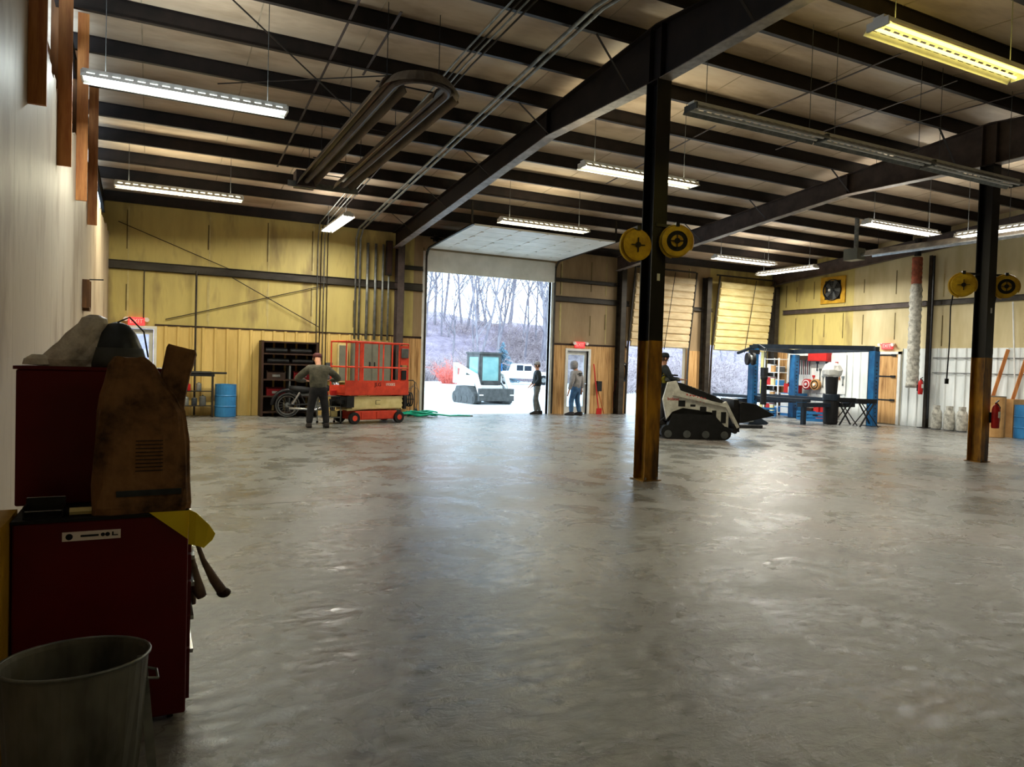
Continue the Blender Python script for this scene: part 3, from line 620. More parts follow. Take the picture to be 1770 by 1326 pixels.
# yellow cord reels on the two inner columns
def reel(lb, loc, rz, cord=None, ring=False):
    arm = 1 if loc[0] < 6.4 or 13 < loc[0] < 14.3 else -1
    t = T('cord_reel', lb, 'cord reel', loc, rz)
    mb = MB(); mb.lathe([(0, .062), (.19, .062), (.215, .07), (.19, .078), (0, .078)], n=28)
    if ring: mb.lathe([(.145, -.078), (.2, -.078), (.215, -.07), (.2, -.06), (.145, -.06), (.145, -.078)], n=28, caps=False); mb.cyl((0, 0, -.085), (0, 0, -.05), .085, n=20)
    else: mb.lathe([(0, -.085), (.1, -.082), (.19, -.078), (.215, -.07), (.19, -.062), (0, -.062)], n=28)
    o = mb; [setattr(v, 'co', Vector((v.co.x, v.co.z, v.co.y))) for v in mb.bm.verts]; mb.build('side_discs', 'yellowreel', t)
    mb = MB(); mb.cyl((0, -.06, 0), (0, .06, 0), .15, n=24); mb.build('wound_cord', 'black', t)
    mb = MB(); mb.tube([(.225*math.cos(a*PI/12), -.0, .225*math.sin(a*PI/12)) for a in range(-2, 18)], .022, 6); mb.build('guard_frame', 'yellowreel', t)
    mb = MB(); mb.cyl((0, -.1, 0), (0, .1, 0), .04); mb.bar((-.1, -.09, 0), (.1, -.09, 0), .03, .01); mb.bar((0, -.09, -.1), (0, -.09, .1), .03, .01); mb.build('hub', 'steel', t)
    mb = MB(); mb.b(-.025, .025, -.1, .1, .2, .26); mb.bar((0, .1, .23), (arm*.3, .1+.12*arm, .23), .04); mb.build('swivel_bracket', 'blackmet', t)
    if cord:
        mb = MB(); mb.tube([(-.14, 0, -.1), (-.18, 0, -.4), (-.17, .01, -cord*.6), (-.19, 0, -cord)], .012, 6); c = mb.build('cord', 'black', t); MB().c(-.19, 0, -cord-.05, .06, .06, .1).build('connector', 'black', c)
    return t
reel('yellow cord reel on the left side of the middle column', (5.98, RY-.14, 3.3), -.15)
reel('yellow cord reel on the right side of the middle column', (6.6, RY-.26, 3.4), -.55, ring=True)
reel('yellow cord reel left of the right column with a dangling black cord', (13.52, RY-.05, 3.33), -.85, 1.75)
reel('yellow cord reel on the right side of the right column', (14.7, RY-.15, 3.38), -.9, 1.2, ring=True)
# insulated duct beside the right wall column
t = T('flex_duct', 'silver wrapped vertical duct with a rusty red upper end on the right wall', 'duct', (RW-.45, 14.7, 0))
mb = MB(); mb.lathe([(.18, 1.25), (.18, 1.4)]+[(.165+.02*(k % 2), 1.4+k*.1) for k in range(31)]+[(.15, 4.5)], n=16); mb.build('duct_sleeve', 'galvlight', t, smooth=True, jit=.008)
mb = MB(); mb.lathe([(.145+.012*(k % 2), 4.5+k*.07) for k in range(13)], n=16); mb.build('upper_sleeve', mat('rusty red wrap', (176, 96, 70), (120, 70, 56), 8), t, smooth=True)
mb = MB(); mb.cyl((0, 0, 5.38), (0, 0, zt(14.7)), .1, n=12); mb.build('collar', 'blackmet', t)
rod((RW-.3, 14.25, .3), (RW-.3, 14.25, 5.3), .03, 'drain_pipe', 'black pipe running down beside the silver wrapped duct', 'pipe', 'blackmet')
# ================================================================ FOREGROUND
CH = .905
t = T('tool_chest', 'large dark red tool chest standing on the floor behind the trash can', 'tool chest', (-.165, 3.72, 0))
MB().b(-.32, .32, -.3, .33, .03, CH).build('chest_body', 'redcab', t, bevel=.008)
for k, (a, b) in enumerate(((.08, .3), (.31, .45), (.46, .6), (.61, .72), (.73, .85))):
    d = MB().b(.32, .335, -.27, .3, a, b).build('drawer', 'redcab', t); MB().b(.335, .35, -.24, .27, b-.03, b-.012).build('drawer_handle', 'chrome', d)
mb = MB()
for sx in (-.26, .26):
    for sy in (-.24, .27): mb.cyl((sx-.012, sy, .03), (sx+.012, sy, .03), .03)
mb.build('castors', 'black', t)
MB().b(-.325, .325, -.305, .335, CH, CH+.012).build('top_mat', 'black', t)
pl_ = MB().b(-.15, .06, -.306, -.3, .825, .862).build('name_plate', 'exitw', t)
mb = MB(); mb.cyl((-.125, -.308, .843), (-.125, -.306, .843), .013, n=12); mb.b(-.085, -.02, -.308, -.306, .84, .848); mb.cyl((-.005, -.308, .845), (-.005, -.306, .845), .008, n=8); mb.cyl((.012, -.308, .845), (.012, -.306, .845), .009, n=8); mb.b(.028, .034, -.308, -.306, .838, .854); mb.b(.034, .05, -.308, -.306, .838, .842); mb.build('plate_marks', 'black', pl_)
t = T('tool_chest', 'smaller dark red top chest standing on the large red chest against the wall', 'tool chest', (-.215, 3.9, CH+.012))
MB().b(-.31, .26, -.15, .15, 0, .60).build('chest_body', 'redcab', t, bevel=.008)
MB().b(-.32, .27, -.155, .155, .60, .615).build('lid', 'redcab', t)
d = MB().b(.26, .272, -.13, .13, .05, .28).build('drawer', 'redcab', t); MB().b(.272, .285, -.1, .1, .23, .25).build('drawer_handle', 'chrome', d)
# paper bag
def bag():
    mb = MB(); N = 26
    prof = [(-.0, .19, .075), (.03, .192, .08), (.12, .19, .078), (.3, .182, .072), (.43, .168, .062), (.5, .145, .055), (.56, .115, .05), (.63, .085, .04), (.665, .06, .03)]
    rings = []
    for i, (z, a, b_) in enumerate(prof):
        sx = .05*max(0, z-.3)+.30*max(0, z-.43); R_ = []
        for k in range(N):
            th = 2*PI*k/N; c, s_ = math.cos(th), math.sin(th); e = .45
            x = math.copysign(abs(c)**e, c)*a; y = math.copysign(abs(s_)**e, s_)*b_
            R_.append(mb.bm.verts.new((x-sx*.6+random.uniform(-.006, .006), y+random.uniform(-.008, .008), z+random.uniform(-.004, .004))))
        rings.append(R_)
    for A, B in zip(rings, rings[1:]):
        for k in range(N): l = (k+1) % N; mb.face([A[k], A[l], B[l], B[k]])
    mb.face(rings[0][::-1]); mb.face(rings[-1])
    return mb
t = T('paper_bag', 'big crumpled brown paper sack with a folded open spout standing on the large red chest', 'paper bag', (-.03, 3.52, CH+.013), .06)
bag().build('bag_body', 'kraft', t, smooth=False)
mb = MB(); v = []
for z, cx, a, b_ in ((.36, .11, .05, .03), (.5, .112, .056, .035), (.6, .128, .058, .035), (.70, .15, .062, .035), (.715, .152, .055, .03), (.62, .135, .045, .022)):
    R_ = []
    for k in range(10):
        th = 2*PI*k/10; c, s_ = math.cos(th), math.sin(th)
        R_.append(mb.bm.verts.new((cx+math.copysign(abs(c)**.6, c)*a, math.copysign(abs(s_)**.6, s_)*b_, z-.25*(math.copysign(abs(c)**.6, c)*a)+random.uniform(-.004, .004))))
    v.append(R_)
for A, B in zip(v, v[1:]):
    for k in range(10): l = (k+1) % 10; mb.face([A[k], A[l], B[l], B[k]])
mb.face(v[0][::-1]); mb.face(v[-1]); mb.build('spout', 'kraft', t)
mb = MB()
for k in range(9): mb.b(-.03, .075, -.0815, -.0795, .18+k*.016, .184+k*.016)
mb.build('printed_lines', mat('dark print', (44, 32, 24), (30, 22, 16)), t)
mb = MB(); mb.b(-.1, .15, -.0845, -.0815, .075, .1); mb.build('printed_band', 'darkbag', t)
# cloudy bag bundle on the top chest
t = T('plastic_bag', 'cloudy crumpled plastic bag slumped on the top chest against the wall', 'plastic bag', (-.33, 3.88, CH+.013+.615))
mb = MB(); N = 18; rings = []
for z, a, b_, cx in ((0, .125, .1, 0), (.03, .13, .1, .005), (.09, .10, .085, .03), (.15, .08, .07, .06), (.2, .06, .05, .085), (.225, .05, .04, .09), (.24, .02, .02, .09)):
    rings.append([mb.bm.verts.new((cx+math.cos(2*PI*k/N)*a*(1+random.uniform(-.1, .1)), math.sin(2*PI*k/N)*b_*(1+random.uniform(-.1, .1)), z)) for k in range(N)])
for A, B in zip(rings, rings[1:]):
    for k in range(N): l = (k+1) % N; mb.face([A[k], A[l], B[l], B[k]])
mb.face(rings[0][::-1]); mb.face(rings[-1]); mb.build('film', 'plastic', t)
mb = MB(); mb.lathe([(0, 0), (.05, .005), (.045, .03), (.02, .05), (.0, .05)], (-.125, -.04, .0), 10, sx=1.2); mb.build('torn_corner', 'plastic', t)
t = T('welding_hood', 'dark rounded hood lying on the top chest between plastic bag and paper sack', 'hood', (-.145, 3.88, CH+.013+.615))
mb = MB(); mb.lathe([(.12, 0), (.118, .04), (.102, .1), (.078, .16), (.045, .2), (0, .215)], n=20, sx=1.0, sy=.9); mb.build('shell', 'darkbag', t, smooth=True)
mb = MB(); mb.lathe([(.128, 0), (.122, .04), (.108, .09), (.10, .09), (.11, .04), (.11, 0)], n=20, sx=1.0, sy=.92); mb.build('visor_frame', 'greymid', t, smooth=True)
mb = MB(); mb.tube([(.0, -.02, .21), (.05, -.04, .235), (.11, -.03, .17), (.13, -.01, .05)], .004); mb.build('strap', 'greymid', t)
# small things on the chest front edge
t = T('hinge_tray', 'small dark open metal tray at the front left corner of the red chest top', 'tray', (-.385, 3.5, CH+.013))
mb = MB(); mb.b(-.07, .07, -.05, .05, 0, .006); mb.b(-.07, .07, .045, .05, 0, .07); mb.b(-.07, -.065, -.05, .05, 0, .05); mb.b(.065, .07, -.05, .05, 0, .05); mb.build('tray_body', 'blackmet', t)
mb = MB(); mb.tube([(-.068, .05, .07), (.068, .05, .07)], .003); mb.tube([(-.068, -.04, .028), (.068, -.04, .028)], .003); mb.build('rim_wire', 'chrome', t)
t = T('hose_fitting', 'small brass and steel fitting lying on the red chest beside the tray', 'fitting', (-.255, 3.48, CH+.013))
mb = MB(); mb.cyl((-.04, 0, .018), (.04, 0, .018), .016, n=6); mb.build('hex_body', 'cream', t); mb = MB(); mb.cyl((.04, 0, .016), (.09, .01, .014), .009, n=10); mb.build('stem', 'chrome', t)
# yellow rag / ribbon
mb = MB(); P = [((.155, 3.405, .93), (.155, 3.40, .78)), ((.185, 3.395, .915), (.18, 3.39, .775)), ((.235, 3.40, .86), (.215, 3.395, .76)), ((.262, 3.41, .815), (.25, 3.405, .79))]
R_ = [[mb.bm.verts.new(a), mb.bm.verts.new(b)] for a, b in P]
for A, B in zip(R_, R_[1:]): mb.face([A[0], A[1], B[1], B[0]])
Q = [mb.bm.verts.new(p) for p in ((.156, 3.409, .925), (.0, 3.409, .925), (.152, 3.409, .80))]; mb.face(Q)
o = mb.build('yellow_tape', 'yellow'); so = o.modifiers.new('s', 'SOLIDIFY'); so.thickness = .004
tag(o, 'bright yellow torn plastic strip hanging over the corner of the large red chest', 'tape')
# gloves / leather straps hanging on the right side
t = T('leather_strap', 'worn brown leather tool holster hanging off the right side of the red chest', 'tool strap', (.165, 3.72, 0))
mb = MB(); mb.tube([(.012, 0, .80), (.03, 0, .74), (.07, 0, .62), (.12, 0, .52), (.16, 0, .455)], [.008, .009, .012, .022, .024], 8); mb.build('long_handle', 'leather', t, smooth=True)
mb = MB(); mb.ball((.165, 0, .452), .03, 10, (1.1, .9, .8)); mb.build('handle_end', 'darkwood', t)
mb = MB(); mb.tube([(.012, -.04, .66), (.03, -.04, .56), (.05, -.04, .49), (.065, -.04, .455)], [.014, .024, .028, .022], 8); mb.build('short_handle', 'leather', t, smooth=True)
mb = MB(); mb.tube([(.012, .04, .56), (.03, .04, .45), (.03, .04, .40)], [.01, .016, .014], 8); mb.build('pouch', 'leather', t, smooth=True)
mb = MB(); mb.b(.0, .012, -.06, .06, .55, .8); mb.build('hook_plate', 'galv', t)
# yellow carton at far left
t = T('yellow_carton', 'yellow printed carton standing between the wall and the large red chest', 'carton', (-.545, 3.42, 0))
MB().b(-.07, .05, -.16, .2, .0, .93).build('carton_body', 'yellowcard', t)
mb = MB()
for k in range(26):
    z = .25+k*.024; w_ = random.choice((.03, .04, .045)); mb.b(-.065, -.065+w_, -.1625, -.16, z, z+.013)
mb.build('dark_print', 'black', t)
# trash can
t = T('trash_can', 'dull galvanised steel trash can in the lower left corner', 'trash can', (-.215, 2.82, 0), .05)
mb = MB(); N = 40; prof = [(.175, 0), (.18, .01), (.2, .25), (.222, .545), (.226, .56), (.218, .56), (.215, .545), (.195, .25), (.172, .02), (0, .02)]
R_ = []
for r, z in prof:
    R_.append([mb.bm.verts.new(((r+(.004 if (k % 2 and .01 < z < .5) else 0))*math.cos(2*PI*k/N), .8*(r+(.004 if (k % 2 and .01 < z < .5) else 0))*math.sin(2*PI*k/N), z)) for k in range(N)])
for A, B in zip(R_, R_[1:]):
    for k in range(N): l = (k+1) % N; mb.face([A[k], A[l], B[l], B[k]])
mb.face(R_[0][::-1]); mb.face(R_[-1]); mb.build('can_body', 'trash', t)
mb = MB(); mb.tube([(.226*math.cos(2*PI*k/32), .8*.226*math.sin(2*PI*k/32), .56) for k in range(32)], .006, 6, closed=True); mb.build('rim', 'galv', t, smooth=True)
mb = MB(); mb.tube([(.215, -.05, .47), (.25, -.04, .46), (.25, .04, .46), (.215, .05, .47)], .005); mb.build('side_handle', 'galv', t)
mb = MB(); mb.b(.205, .235, -.02, .02, .1, .53, X90(-.09, 3, 'Y')); mb.build('seam_strip', 'galv', t)
# hooks and a little frame on the left wall
for y, z, l, lb in ((5.2, 2.86, .06, 'black hook on the plywood wall at the left edge of the picture'), (14.7, 2.87, .22, 'thin black bracket sticking out of the far end of the plywood wall')):
    tag(MB().bar((LW+.002, y, z), (LW+l, y, z+.01), .02).build('wall_hook', 'blackmet'), lb, 'hook')
t = T('wooden_bracket', 'small open wooden bracket on the far plywood wall above the plastic bag', 'bracket', (LW, 13.5, 2.3))
mb = MB(); mb.b(.001, .1, -.2, -.14, 0, .45); mb.b(.001, .1, .14, .2, 0, .45); mb.b(.001, .1, -.14, .14, -.04, .02); mb.build('frame', 'lumberdark', t)

# ================================================================ BACK LEFT: bench, drum, rack, motorcycle
t = T('workbench', 'narrow dark steel bench with a long black bar on top near the far left corner', 'workbench', (1.05, BW-.5, 0))
mb = MB(); mb.b(-.42, .42, -.12, .12, 1.06, 1.12); mb.build('bench_top', 'blackmet', t)
for x in (-.38, .38):
    for y in (-.1, .1): MB().b(x-.02, x+.02, y-.02, y+.02, 0, 1.06).build('leg', 'girt', t)
MB().b(-.4, .4, -.11, .11, .28, .3).build('shelf', 'girt', t); MB().b(-.4, .4, -.11, .11, .66, .68).build('shelf', 'girt', t)
mb = MB(); mb.cyl((-.4, 0, 1.15), (.72, 0, 1.15), .028, n=10); mb.cyl((-.25, 0, 1.15), (.35, 0, 1.15), .04, n=10); mb.build('long_bar', 'blackmet', t)
can0 = None
for k, (x, z, s_, m) in enumerate(((-.25, .30, 1, 'galv'), (-.05, .30, .9, 'darkbag'), (.15, .30, 1.1, 'greymid'), (-.2, .68, .8, 'red'), (.05, .68, .9, 'galv'))):
    mb = MB(); mb.lathe([(.07*s_, 0), (.075*s_, .01), (.075*s_, .2*s_), (.06*s_, .22*s_), (.02, .23*s_), (.02, .25*s_)], n=12)
    o = mb.build('metal_can', m); o.location = (1.05+x, BW-.5, z); tag(o, '%s can on the %s shelf of the narrow steel bench' % (['grey left', 'dark middle', 'large grey right', 'red', 'small pale'][k], 'lower' if k < 3 else 'upper'), 'can')
def drum(name, lb, cat, loc, r, h, m, hoops=(.33, .66), lid=None):
    t = T(name, lb, cat, loc); pr = [(r*.96, 0), (r, .02)]
    for q in hoops: pr += [(r, h*q-.02), (r+.012, h*q), (r, h*q+.02)]
    pr += [(r, h-.03), (r*.97, h)]
    MB().lathe(pr+[(r*.9, h), (r*.9, h-.015), (0, h-.015)], n=24).build('drum_body', m, t, smooth=False)
    mb = MB(); mb.cyl((r*.5, 0, h-.015), (r*.5, 0, h+.01), .035, n=10); mb.cyl((-r*.5, 0, h-.015), (-r*.5, 0, h+.01), .02, n=10); mb.build('bung', 'black', t)
    mb = MB(); mb.tube([(r*.985*math.cos(2*PI*k/24), r*.985*math.sin(2*PI*k/24), h) for k in range(24)], .01, 6, closed=True); mb.build('rim', lid or m, t); return t
drum('plastic_drum', 'blue drum standing by the yellow wall at the far left', 'drum', (1.76, BW-.42, 0), .265, .85, 'bluedrum')
drum('plastic_drum', 'bright blue drum at the right edge of the picture', 'drum', (21.3, 11.25, 0), .29, .9, 'bluedrum')
drum('fibre_drum', 'big brown fibre drum behind the right column', 'drum', (20.75, 11.85, 0), .32, 1.12, 'card', hoops=(), lid='galv')
t = T('storage_rack', 'dark wooden storage rack against the yellow wall behind the motorcycle', 'rack', (3.37, BW-.3, 0))
for x in (-.72, .72): MB().b(x-.03, x+.03, -.28, .26, 0, 2.05).build('side_panel', 'darkwood', t)
for z in (.12, .55, 1.0, 1.42, 1.7, 2.02): MB().b(-.69, .69, -.28, .26, z-.02, z+.02).build('shelf', 'darkwood', t)
MB().b(-.72, .72, .26, .27, 0, 2.05).build('back_panel', 'darkwood', t); MB().b(-.02, .02, -.27, .25, .14, 1.4).build('divider', 'greymid', t)
for k, (x, z) in enumerate(((-.35, 1.79), (.3, 1.79), (-.3, 1.51), (.35, 1.51))):
    o = MB().cyl((-.28, 0, 0), (.28, 0, 0), .07, n=12).build('dark_roll', 'blackmet'); o.location = (3.37+x, BW-.42, z); tag(o, 'black roll on the %s shelf of the dark rack, at %s' % ('top' if k < 2 else 'second', 'left' if k % 2 == 0 else 'right'), 'roll')
for k, (x, z, m) in enumerate(((-.35, 1.02, 'darkwood'), (.35, 1.02, 'red'), (-.35, .57, 'red'), (.35, .57, 'greymid'))):
    o = T('storage_bin', '%s bin on the %s shelf of the dark rack' % (['brown left', 'dark red right', 'dark red left', 'grey right'][k], 'third' if k < 2 else 'lower'), 'bin', (3.37+x, BW-.34, z))
    mb = MB(); mb.b(-.24, .24, -.16, .16, 0, .01); mb.b(-.24, .24, -.16, -.15, .01, .18); mb.b(-.24, .24, .15, .16, .01, .22); mb.b(-.24, -.23, -.15, .15, .01, .22); mb.b(.23, .24, -.15, .15, .01, .22); mb.build('bin_body', 'redcab' if m == 'red' else m, o)
    MB().b(-.1, .1, -.165, -.16, .06, .12).build('label_holder', 'galv', o)
# motorcycle (side on, front wheel to the right)
t = T('motorcycle', 'dark old motorcycle parked before the rack, its spoked rear wheel to the left', 'motorcycle', (4.0, 19.95, 0), -.05)
def wheel(x, r=.335):
    mb = MB(); mb.tube([(x+math.cos(2*PI*k/28)*(r-.045), 0, r+math.sin(2*PI*k/28)*(r-.045)) for k in range(28)], .045, 8, closed=True); ty = mb.build('tyre', 'black', t, smooth=True)
    mb = MB(); mb.tube([(x+math.cos(2*PI*k/28)*(r-.03), -.045, r+math.sin(2*PI*k/28)*(r-.03)) for k in range(28)], .008, 6, closed=True); mb.tube([(x+math.cos(2*PI*k/28)*(r-.09), 0, r+math.sin(2*PI*k/28)*(r-.09)) for k in range(28)], .016, 6, closed=True)
    for k in range(16): a = 2*PI*k/16; mb.cyl((x, .02*(-1)**k, r), (x+math.cos(a)*(r-.09), 0, r+math.sin(a)*(r-.09)), .003, n=4)
    mb.build('rim_and_spokes', 'chrome', ty); mb = MB(); mb.cyl((x, -.06, r), (x, .06, r), .06, n=14); mb.build('hub', 'galv', ty)
wheel(-.72); wheel(.72)
mb = MB(); mb.tube([(-.72, -.09, .335), (-.2, -.09, .36), (.1, -.08, .3), (.3, -.05, .75), (.42, 0, .88)], .018); mb.tube([(-.72, .09, .335), (-.2, .09, .36), (.1, .08, .3), (.3, .05, .75), (.42, 0, .88)], .018); mb.tube([(.42, 0, .86), (.0, 0, .74), (-.55, 0, .68)], .02); mb.tube([(-.25, -.07, .34), (-.42, -.07, .68)], .016); mb.tube([(-.25, .07, .34), (-.42, .07, .68)], .016); mb.build('frame', 'blackmet', t)
mb = MB(); mb.cyl((-.6, -.1, .36), (-.42, -.1, .68), .03); mb.cyl((-.6, .1, .36), (-.42, .1, .68), .03); mb.build('rear_shocks', 'chrome', t)
mb = MB(); mb.tube([(.72, -.08, .335), (.46, -.08, .98)], .02); mb.tube([(.72, .08, .335), (.46, .08, .98)], .02); mb.build('front_fork', 'chrome', t)
mb = MB(); mb.tube([(.3, -.33, 1.02), (.42, -.2, 1.06), (.46, 0, 1.0), (.42, .2, 1.06), (.3, .33, 1.02)], .012); mb.build('handlebar', 'chrome', t)
MB().ball((.15, 0, .8), .2, 14, (1.3, .6, .65)).build('fuel_tank', 'blackmet', t, smooth=True)
mb = MB(); mb.tube([(-.08, 0, .74), (-.3, 0, .74), (-.5, 0, .76), (-.68, 0, .8)], [.07, .1, .1, .06], 10); mb.build('seat', 'black', t, smooth=True)
mb = MB(); mb.b(-.18, .16, -.12, .12, .2, .42); mb.cyl((.0, 0, .4), (.06, 0, .64), .09, n=12); mb.cyl((-.08, -.14, .3), (-.08, .14, .3), .1, n=16); mb.build('engine', 'greymid', t, bevel=.01)
mb = MB(); mb.tube([(.12, -.12, .5), (.2, -.15, .3), (0, -.16, .22), (-.7, -.16, .26)], [.02, .02, .03, .04]); mb.build('exhaust', 'chrome', t, smooth=True)
mb = MB(); mb.tube([(-.72+math.cos(a)*.4, 0, .335+math.sin(a)*.4) for a in [x*PI/10 for x in range(2, 11)]], .05, 6); mb.build('rear_fender', 'blackmet', t, smooth=True)
MB().ball((.56, 0, .9), .08, 10).build('headlamp', 'chrome', t, smooth=True)
mb = MB(); mb.bar((-.1, -.12, .28), (-.2, -.32, .0), .02); mb.build('kickstand', 'blackmet', t)

# ================================================================ SCISSOR LIFT
t = T('scissor_lift', 'orange and cream scissor lift parked in front of the grey electrical cabinet', 'scissor lift', (5.05, 18.25, 0), .29)
MB().b(-.62, .62, -.33, .33, .1, .32).build('chassis', 'orange', t, bevel=.015)
mb = MB(); mb.b(-.45, -.1, -.345, -.33, .12, .3); mb.b(.0, .4, -.345, -.33, .12, .3); mb.build('tray_doors', 'orange', t, bevel=.004)
for x in (-.66, .66):
    for s_ in (-1, 1):
        o = MB().cyl((x, s_*.3, .15), (x, s_*.39, .15), .15, n=20).build('wheel', 'black', t, bevel=.01); MB().cyl((x, s_*.385, .15), (x, s_*.396, .15), .07, n=14).build('wheel_hub', 'orange', o)
for k in range(3):
    mb = MB()
    for s_ in (-1, 1):
        z0 = .36+k*.11
        mb.bar((-.82, s_*.26, z0), (.82, s_*.26, z0+.09), .03, .06); mb.bar((-.82, s_*.21, z0+.09), (.82, s_*.21, z0), .03, .06)
    for x in (-.8, .8): mb.cyl((x, -.27, z0+.0), (x, .27, z0+.0), .02)
    mb.build('scissor_arms', 'cream', t)
MB().b(-.7, .78, -.30, -.275, .38, .69).build('side_cover', 'cream', t)
mb = MB(); mb.b(-.02, .12, -.303, -.3, .48, .49); mb.b(-.02, .12, -.303, -.3, .58, .59); mb.b(-.02, -.005, -.303, -.3, .48, .59); mb.build('warning_label', 'black', t)
MB().b(-.95, .92, -.38, .38, .72, .77).build('platform_deck', 'orange', t)
mb = MB(); mb.b(-.95, .92, -.39, -.375, .74, 1.09); mb.b(-.95, .92, .375, .39, .74, .95); mb.b(-.95, -.935, -.375, .375, .74, .95); mb.b(.905, .92, -.375, .375, .74, 1.09); mb.build('toe_board', 'orange', t)
text('JLG', .13, 'black', 'logo', t, (-.02, -.392, .99), (PI/2, 0, 0)); text('1930ES', .1, 'white', 'lettering', t, (.35, -.392, .99), (PI/2, 0, 0))
mb = MB()
for z in (1.42, 2.05):
    for s_ in (-1, 1): mb.tube([(-.93, s_*.37, z), (.9, s_*.37, z)], .019, 8)
    for x in (-.93, .9): mb.tube([(x, -.37, z), (x, .37, z)], .019, 8)
for x in (-.93, .0, .62, .9):
    for s_ in (-1, 1): mb.tube([(x, s_*.37, .77), (x, s_*.37, 2.05)], .019, 8)
mb.b(-.68, -.6, -.385, -.355, .77, 2.05); mb.b(-.55, -.48, -.385, -.355, .77, 2.05)
mb.build('guard_rails', 'orange', t)
mb = MB(); mb.b(.66, .88, -.385, -.36, 1.05, 1.38); mb.b(.66, .88, -.385, -.36, 1.5, 2.0); mb.build('rail_panel', 'orange', t)
MB().b(.68, .82, -.42, -.38, 1.12, 1.36).build('document_box', 'black', t); MB().b(.66, .86, -.46, -.38, 1.68, 1.93).build('control_box', 'greymid', t, bevel=.02)
mb = MB(); mb.b(-.9, -.7, -.4, .4, .42, .7); mb.b(-1.0, -.9, -.3, .3, .5, .6); mb.b(.85, .92, -.3, .3, .35, .7); mb.build('ladder_frame', 'blackmet', t)
t = T('shop_cart', 'cluttered steel cart with small parts between the standing man and the scissor lift', 'cart', (3.98, 18.05, 0), .2)
for z in (.15, .42, .68): MB().b(-.25, .22, -.2, .2, z, z+.02).build('shelf', 'galv', t)
for x in (-.24, .21):
    for y in (-.19, .19): MB().b(x-.012, x+.012, y-.012, y+.012, .06, .9).build('leg', 'galv', t)
mb = MB()
for x in (-.24, .21):
    for y in (-.19, .19): mb.cyl((x, y-.01, .03), (x, y+.01, .03), .03)
mb.build('castors', 'black', t)
for k, (x, z, s_, m) in enumerate(((-.12, .17, .14, 'blackmet'), (.1, .17, .16, 'cream'), (-.1, .44, .15, 'cream'), (.1, .44, .12, 'blackmet'), (-.1, .70, .1, 'red'), (.09, .70, .14, 'redmark'))):
    o = MB().b(-s_/2, s_/2, -s_/2, s_/2, 0, s_*.9).build('parts_box', m, bevel=.005); o.location = (3.98+x, 18.05+x*.2, z); tag(o, '%s parts box on the %s shelf of the steel cart' % (['black left', 'cream right', 'cream left', 'black right', 'small red left', 'larger red right'][k], ['bottom', 'bottom', 'middle', 'middle', 'top', 'top'][k]), 'box')
# hose and clutter by the door jamb
t = T('garden_hose', 'teal hose lying in loose coils on the floor beside the left door jamb', 'hose', (7.0, 19.95, 0))
mb = MB(); pts = []
for k in range(110):
    a = k*.33; r = .26+.09*math.sin(k*.41)+.03*(k % 7)/7; pts.append((math.cos(a)*r*1.5, math.sin(a)*r*.8, .03+.13*(k/110)+.02*math.sin(k*1.3)))
pts += [(.9, -.1, .03), (1.25, .1, .025), (1.6, 0, .02)]
mb.tube(pts, .022, 6); mb.build('coils', 'green', t, smooth=True); MB().cyl((1.6, 0, .02), (1.68, -.01, .02), .02).build('nozzle', 'galv', t)
t = T('hose_reel_cart', 'dark wheeled hose reel cart with tangled lines beside the left door jamb', 'hose cart', (6.65, 20.15, 0))
mb = MB(); mb.tube([(-.25, 0, .15), (-.25, 0, 1.0), (-.2, 0, 1.05), (.2, 0, 1.05), (.25, 0, 1.0), (.25, 0, .15)], .015); mb.tube([(-.25, 0, .5), (.25, 0, .5)], .015); mb.tube([(-.25, 0, .15), (-.2, -.3, .05), (.2, -.3, .05), (.25, 0, .15)], .015); mb.build('frame', 'blackmet', t)
mb = MB()
for j in range(5): mb.tube([(-.12+j*.06, math.cos(2*PI*k/18)*(.19+.01*(j % 2))-.05, .5+math.sin(2*PI*k/18)*(.19+.01*(j % 2))) for k in range(18)], .02, 6, closed=True)
mb.build('wound_hose', 'black', t)
for s_ in (-1, 1): MB().cyl((s_*.27, .0, .12), (s_*.32, .0, .12), .12, n=18).build('wheel', 'black', t)
mb = MB(); mb.tube([(-.1, -.2, .6), (.1, -.3, .9), (.28, -.2, .8), (.32, -.1, .4), (.2, -.2, .2)], .009); mb.tube([(.0, -.2, .8), (.2, -.25, 1.0), (.35, -.1, .7), (.38, -.1, .1)], .007); mb.build('loose_lines', 'greymid', t)
# broom, can, cord by the plywood wall
t = T('push_broom', 'dark bristled broom leaning on the plywood wall right of the white door', 'broom', (13.72, BW-.03, 0))
mb = MB(); mb.bar((0.05, -.3, .02), (-.05, -.045, .8), .03); mb.build('broom_handle', 'lumber', t); mb = MB(); mb.b(-.14, .04, -.13, -.03, .78, 1.12); mb.build('bristles', 'black', t)
t = T('snow_shovel', 'thin red long handle leaning on the plywood wall next to the dark broom', 'shovel', (13.5, BW-.03, 0))
mb = MB(); mb.bar((0, -.35, .2), (-.05, -.05, 1.7), .03); mb.build('shovel_handle', 'redmark', t); mb = MB(); mb.b(-.1, .1, -.40, -.37, .01, .22, X90(.15, 3, 'X')); mb.build('blade', 'redmark', t)
t = T('extension_cord', 'coiled black cord hanging on the plywood wall beside the pinkish bay door', 'cord', (14.68, BW-.08, 1.5))
mb = MB()
for j in range(4): mb.tube([(math.cos(2*PI*k/18)*(.09+.01*j), -.02*j, -.05+math.sin(2*PI*k/18)*(.27+.02*j)) for k in range(18)], .014, 5, closed=True)
mb.build('coil', 'black', t); mb = MB(); mb.tube([(-.08, -.05, -.2), (-.3, -.03, -.4), (-.42, -.03, -.8), (-.4, -.03, -1.3)], .01); mb.build('loose_end', 'redcab', t)
MB().b(-.02, .02, -.08, .078, .2, .24).build('hook', 'galv', t)
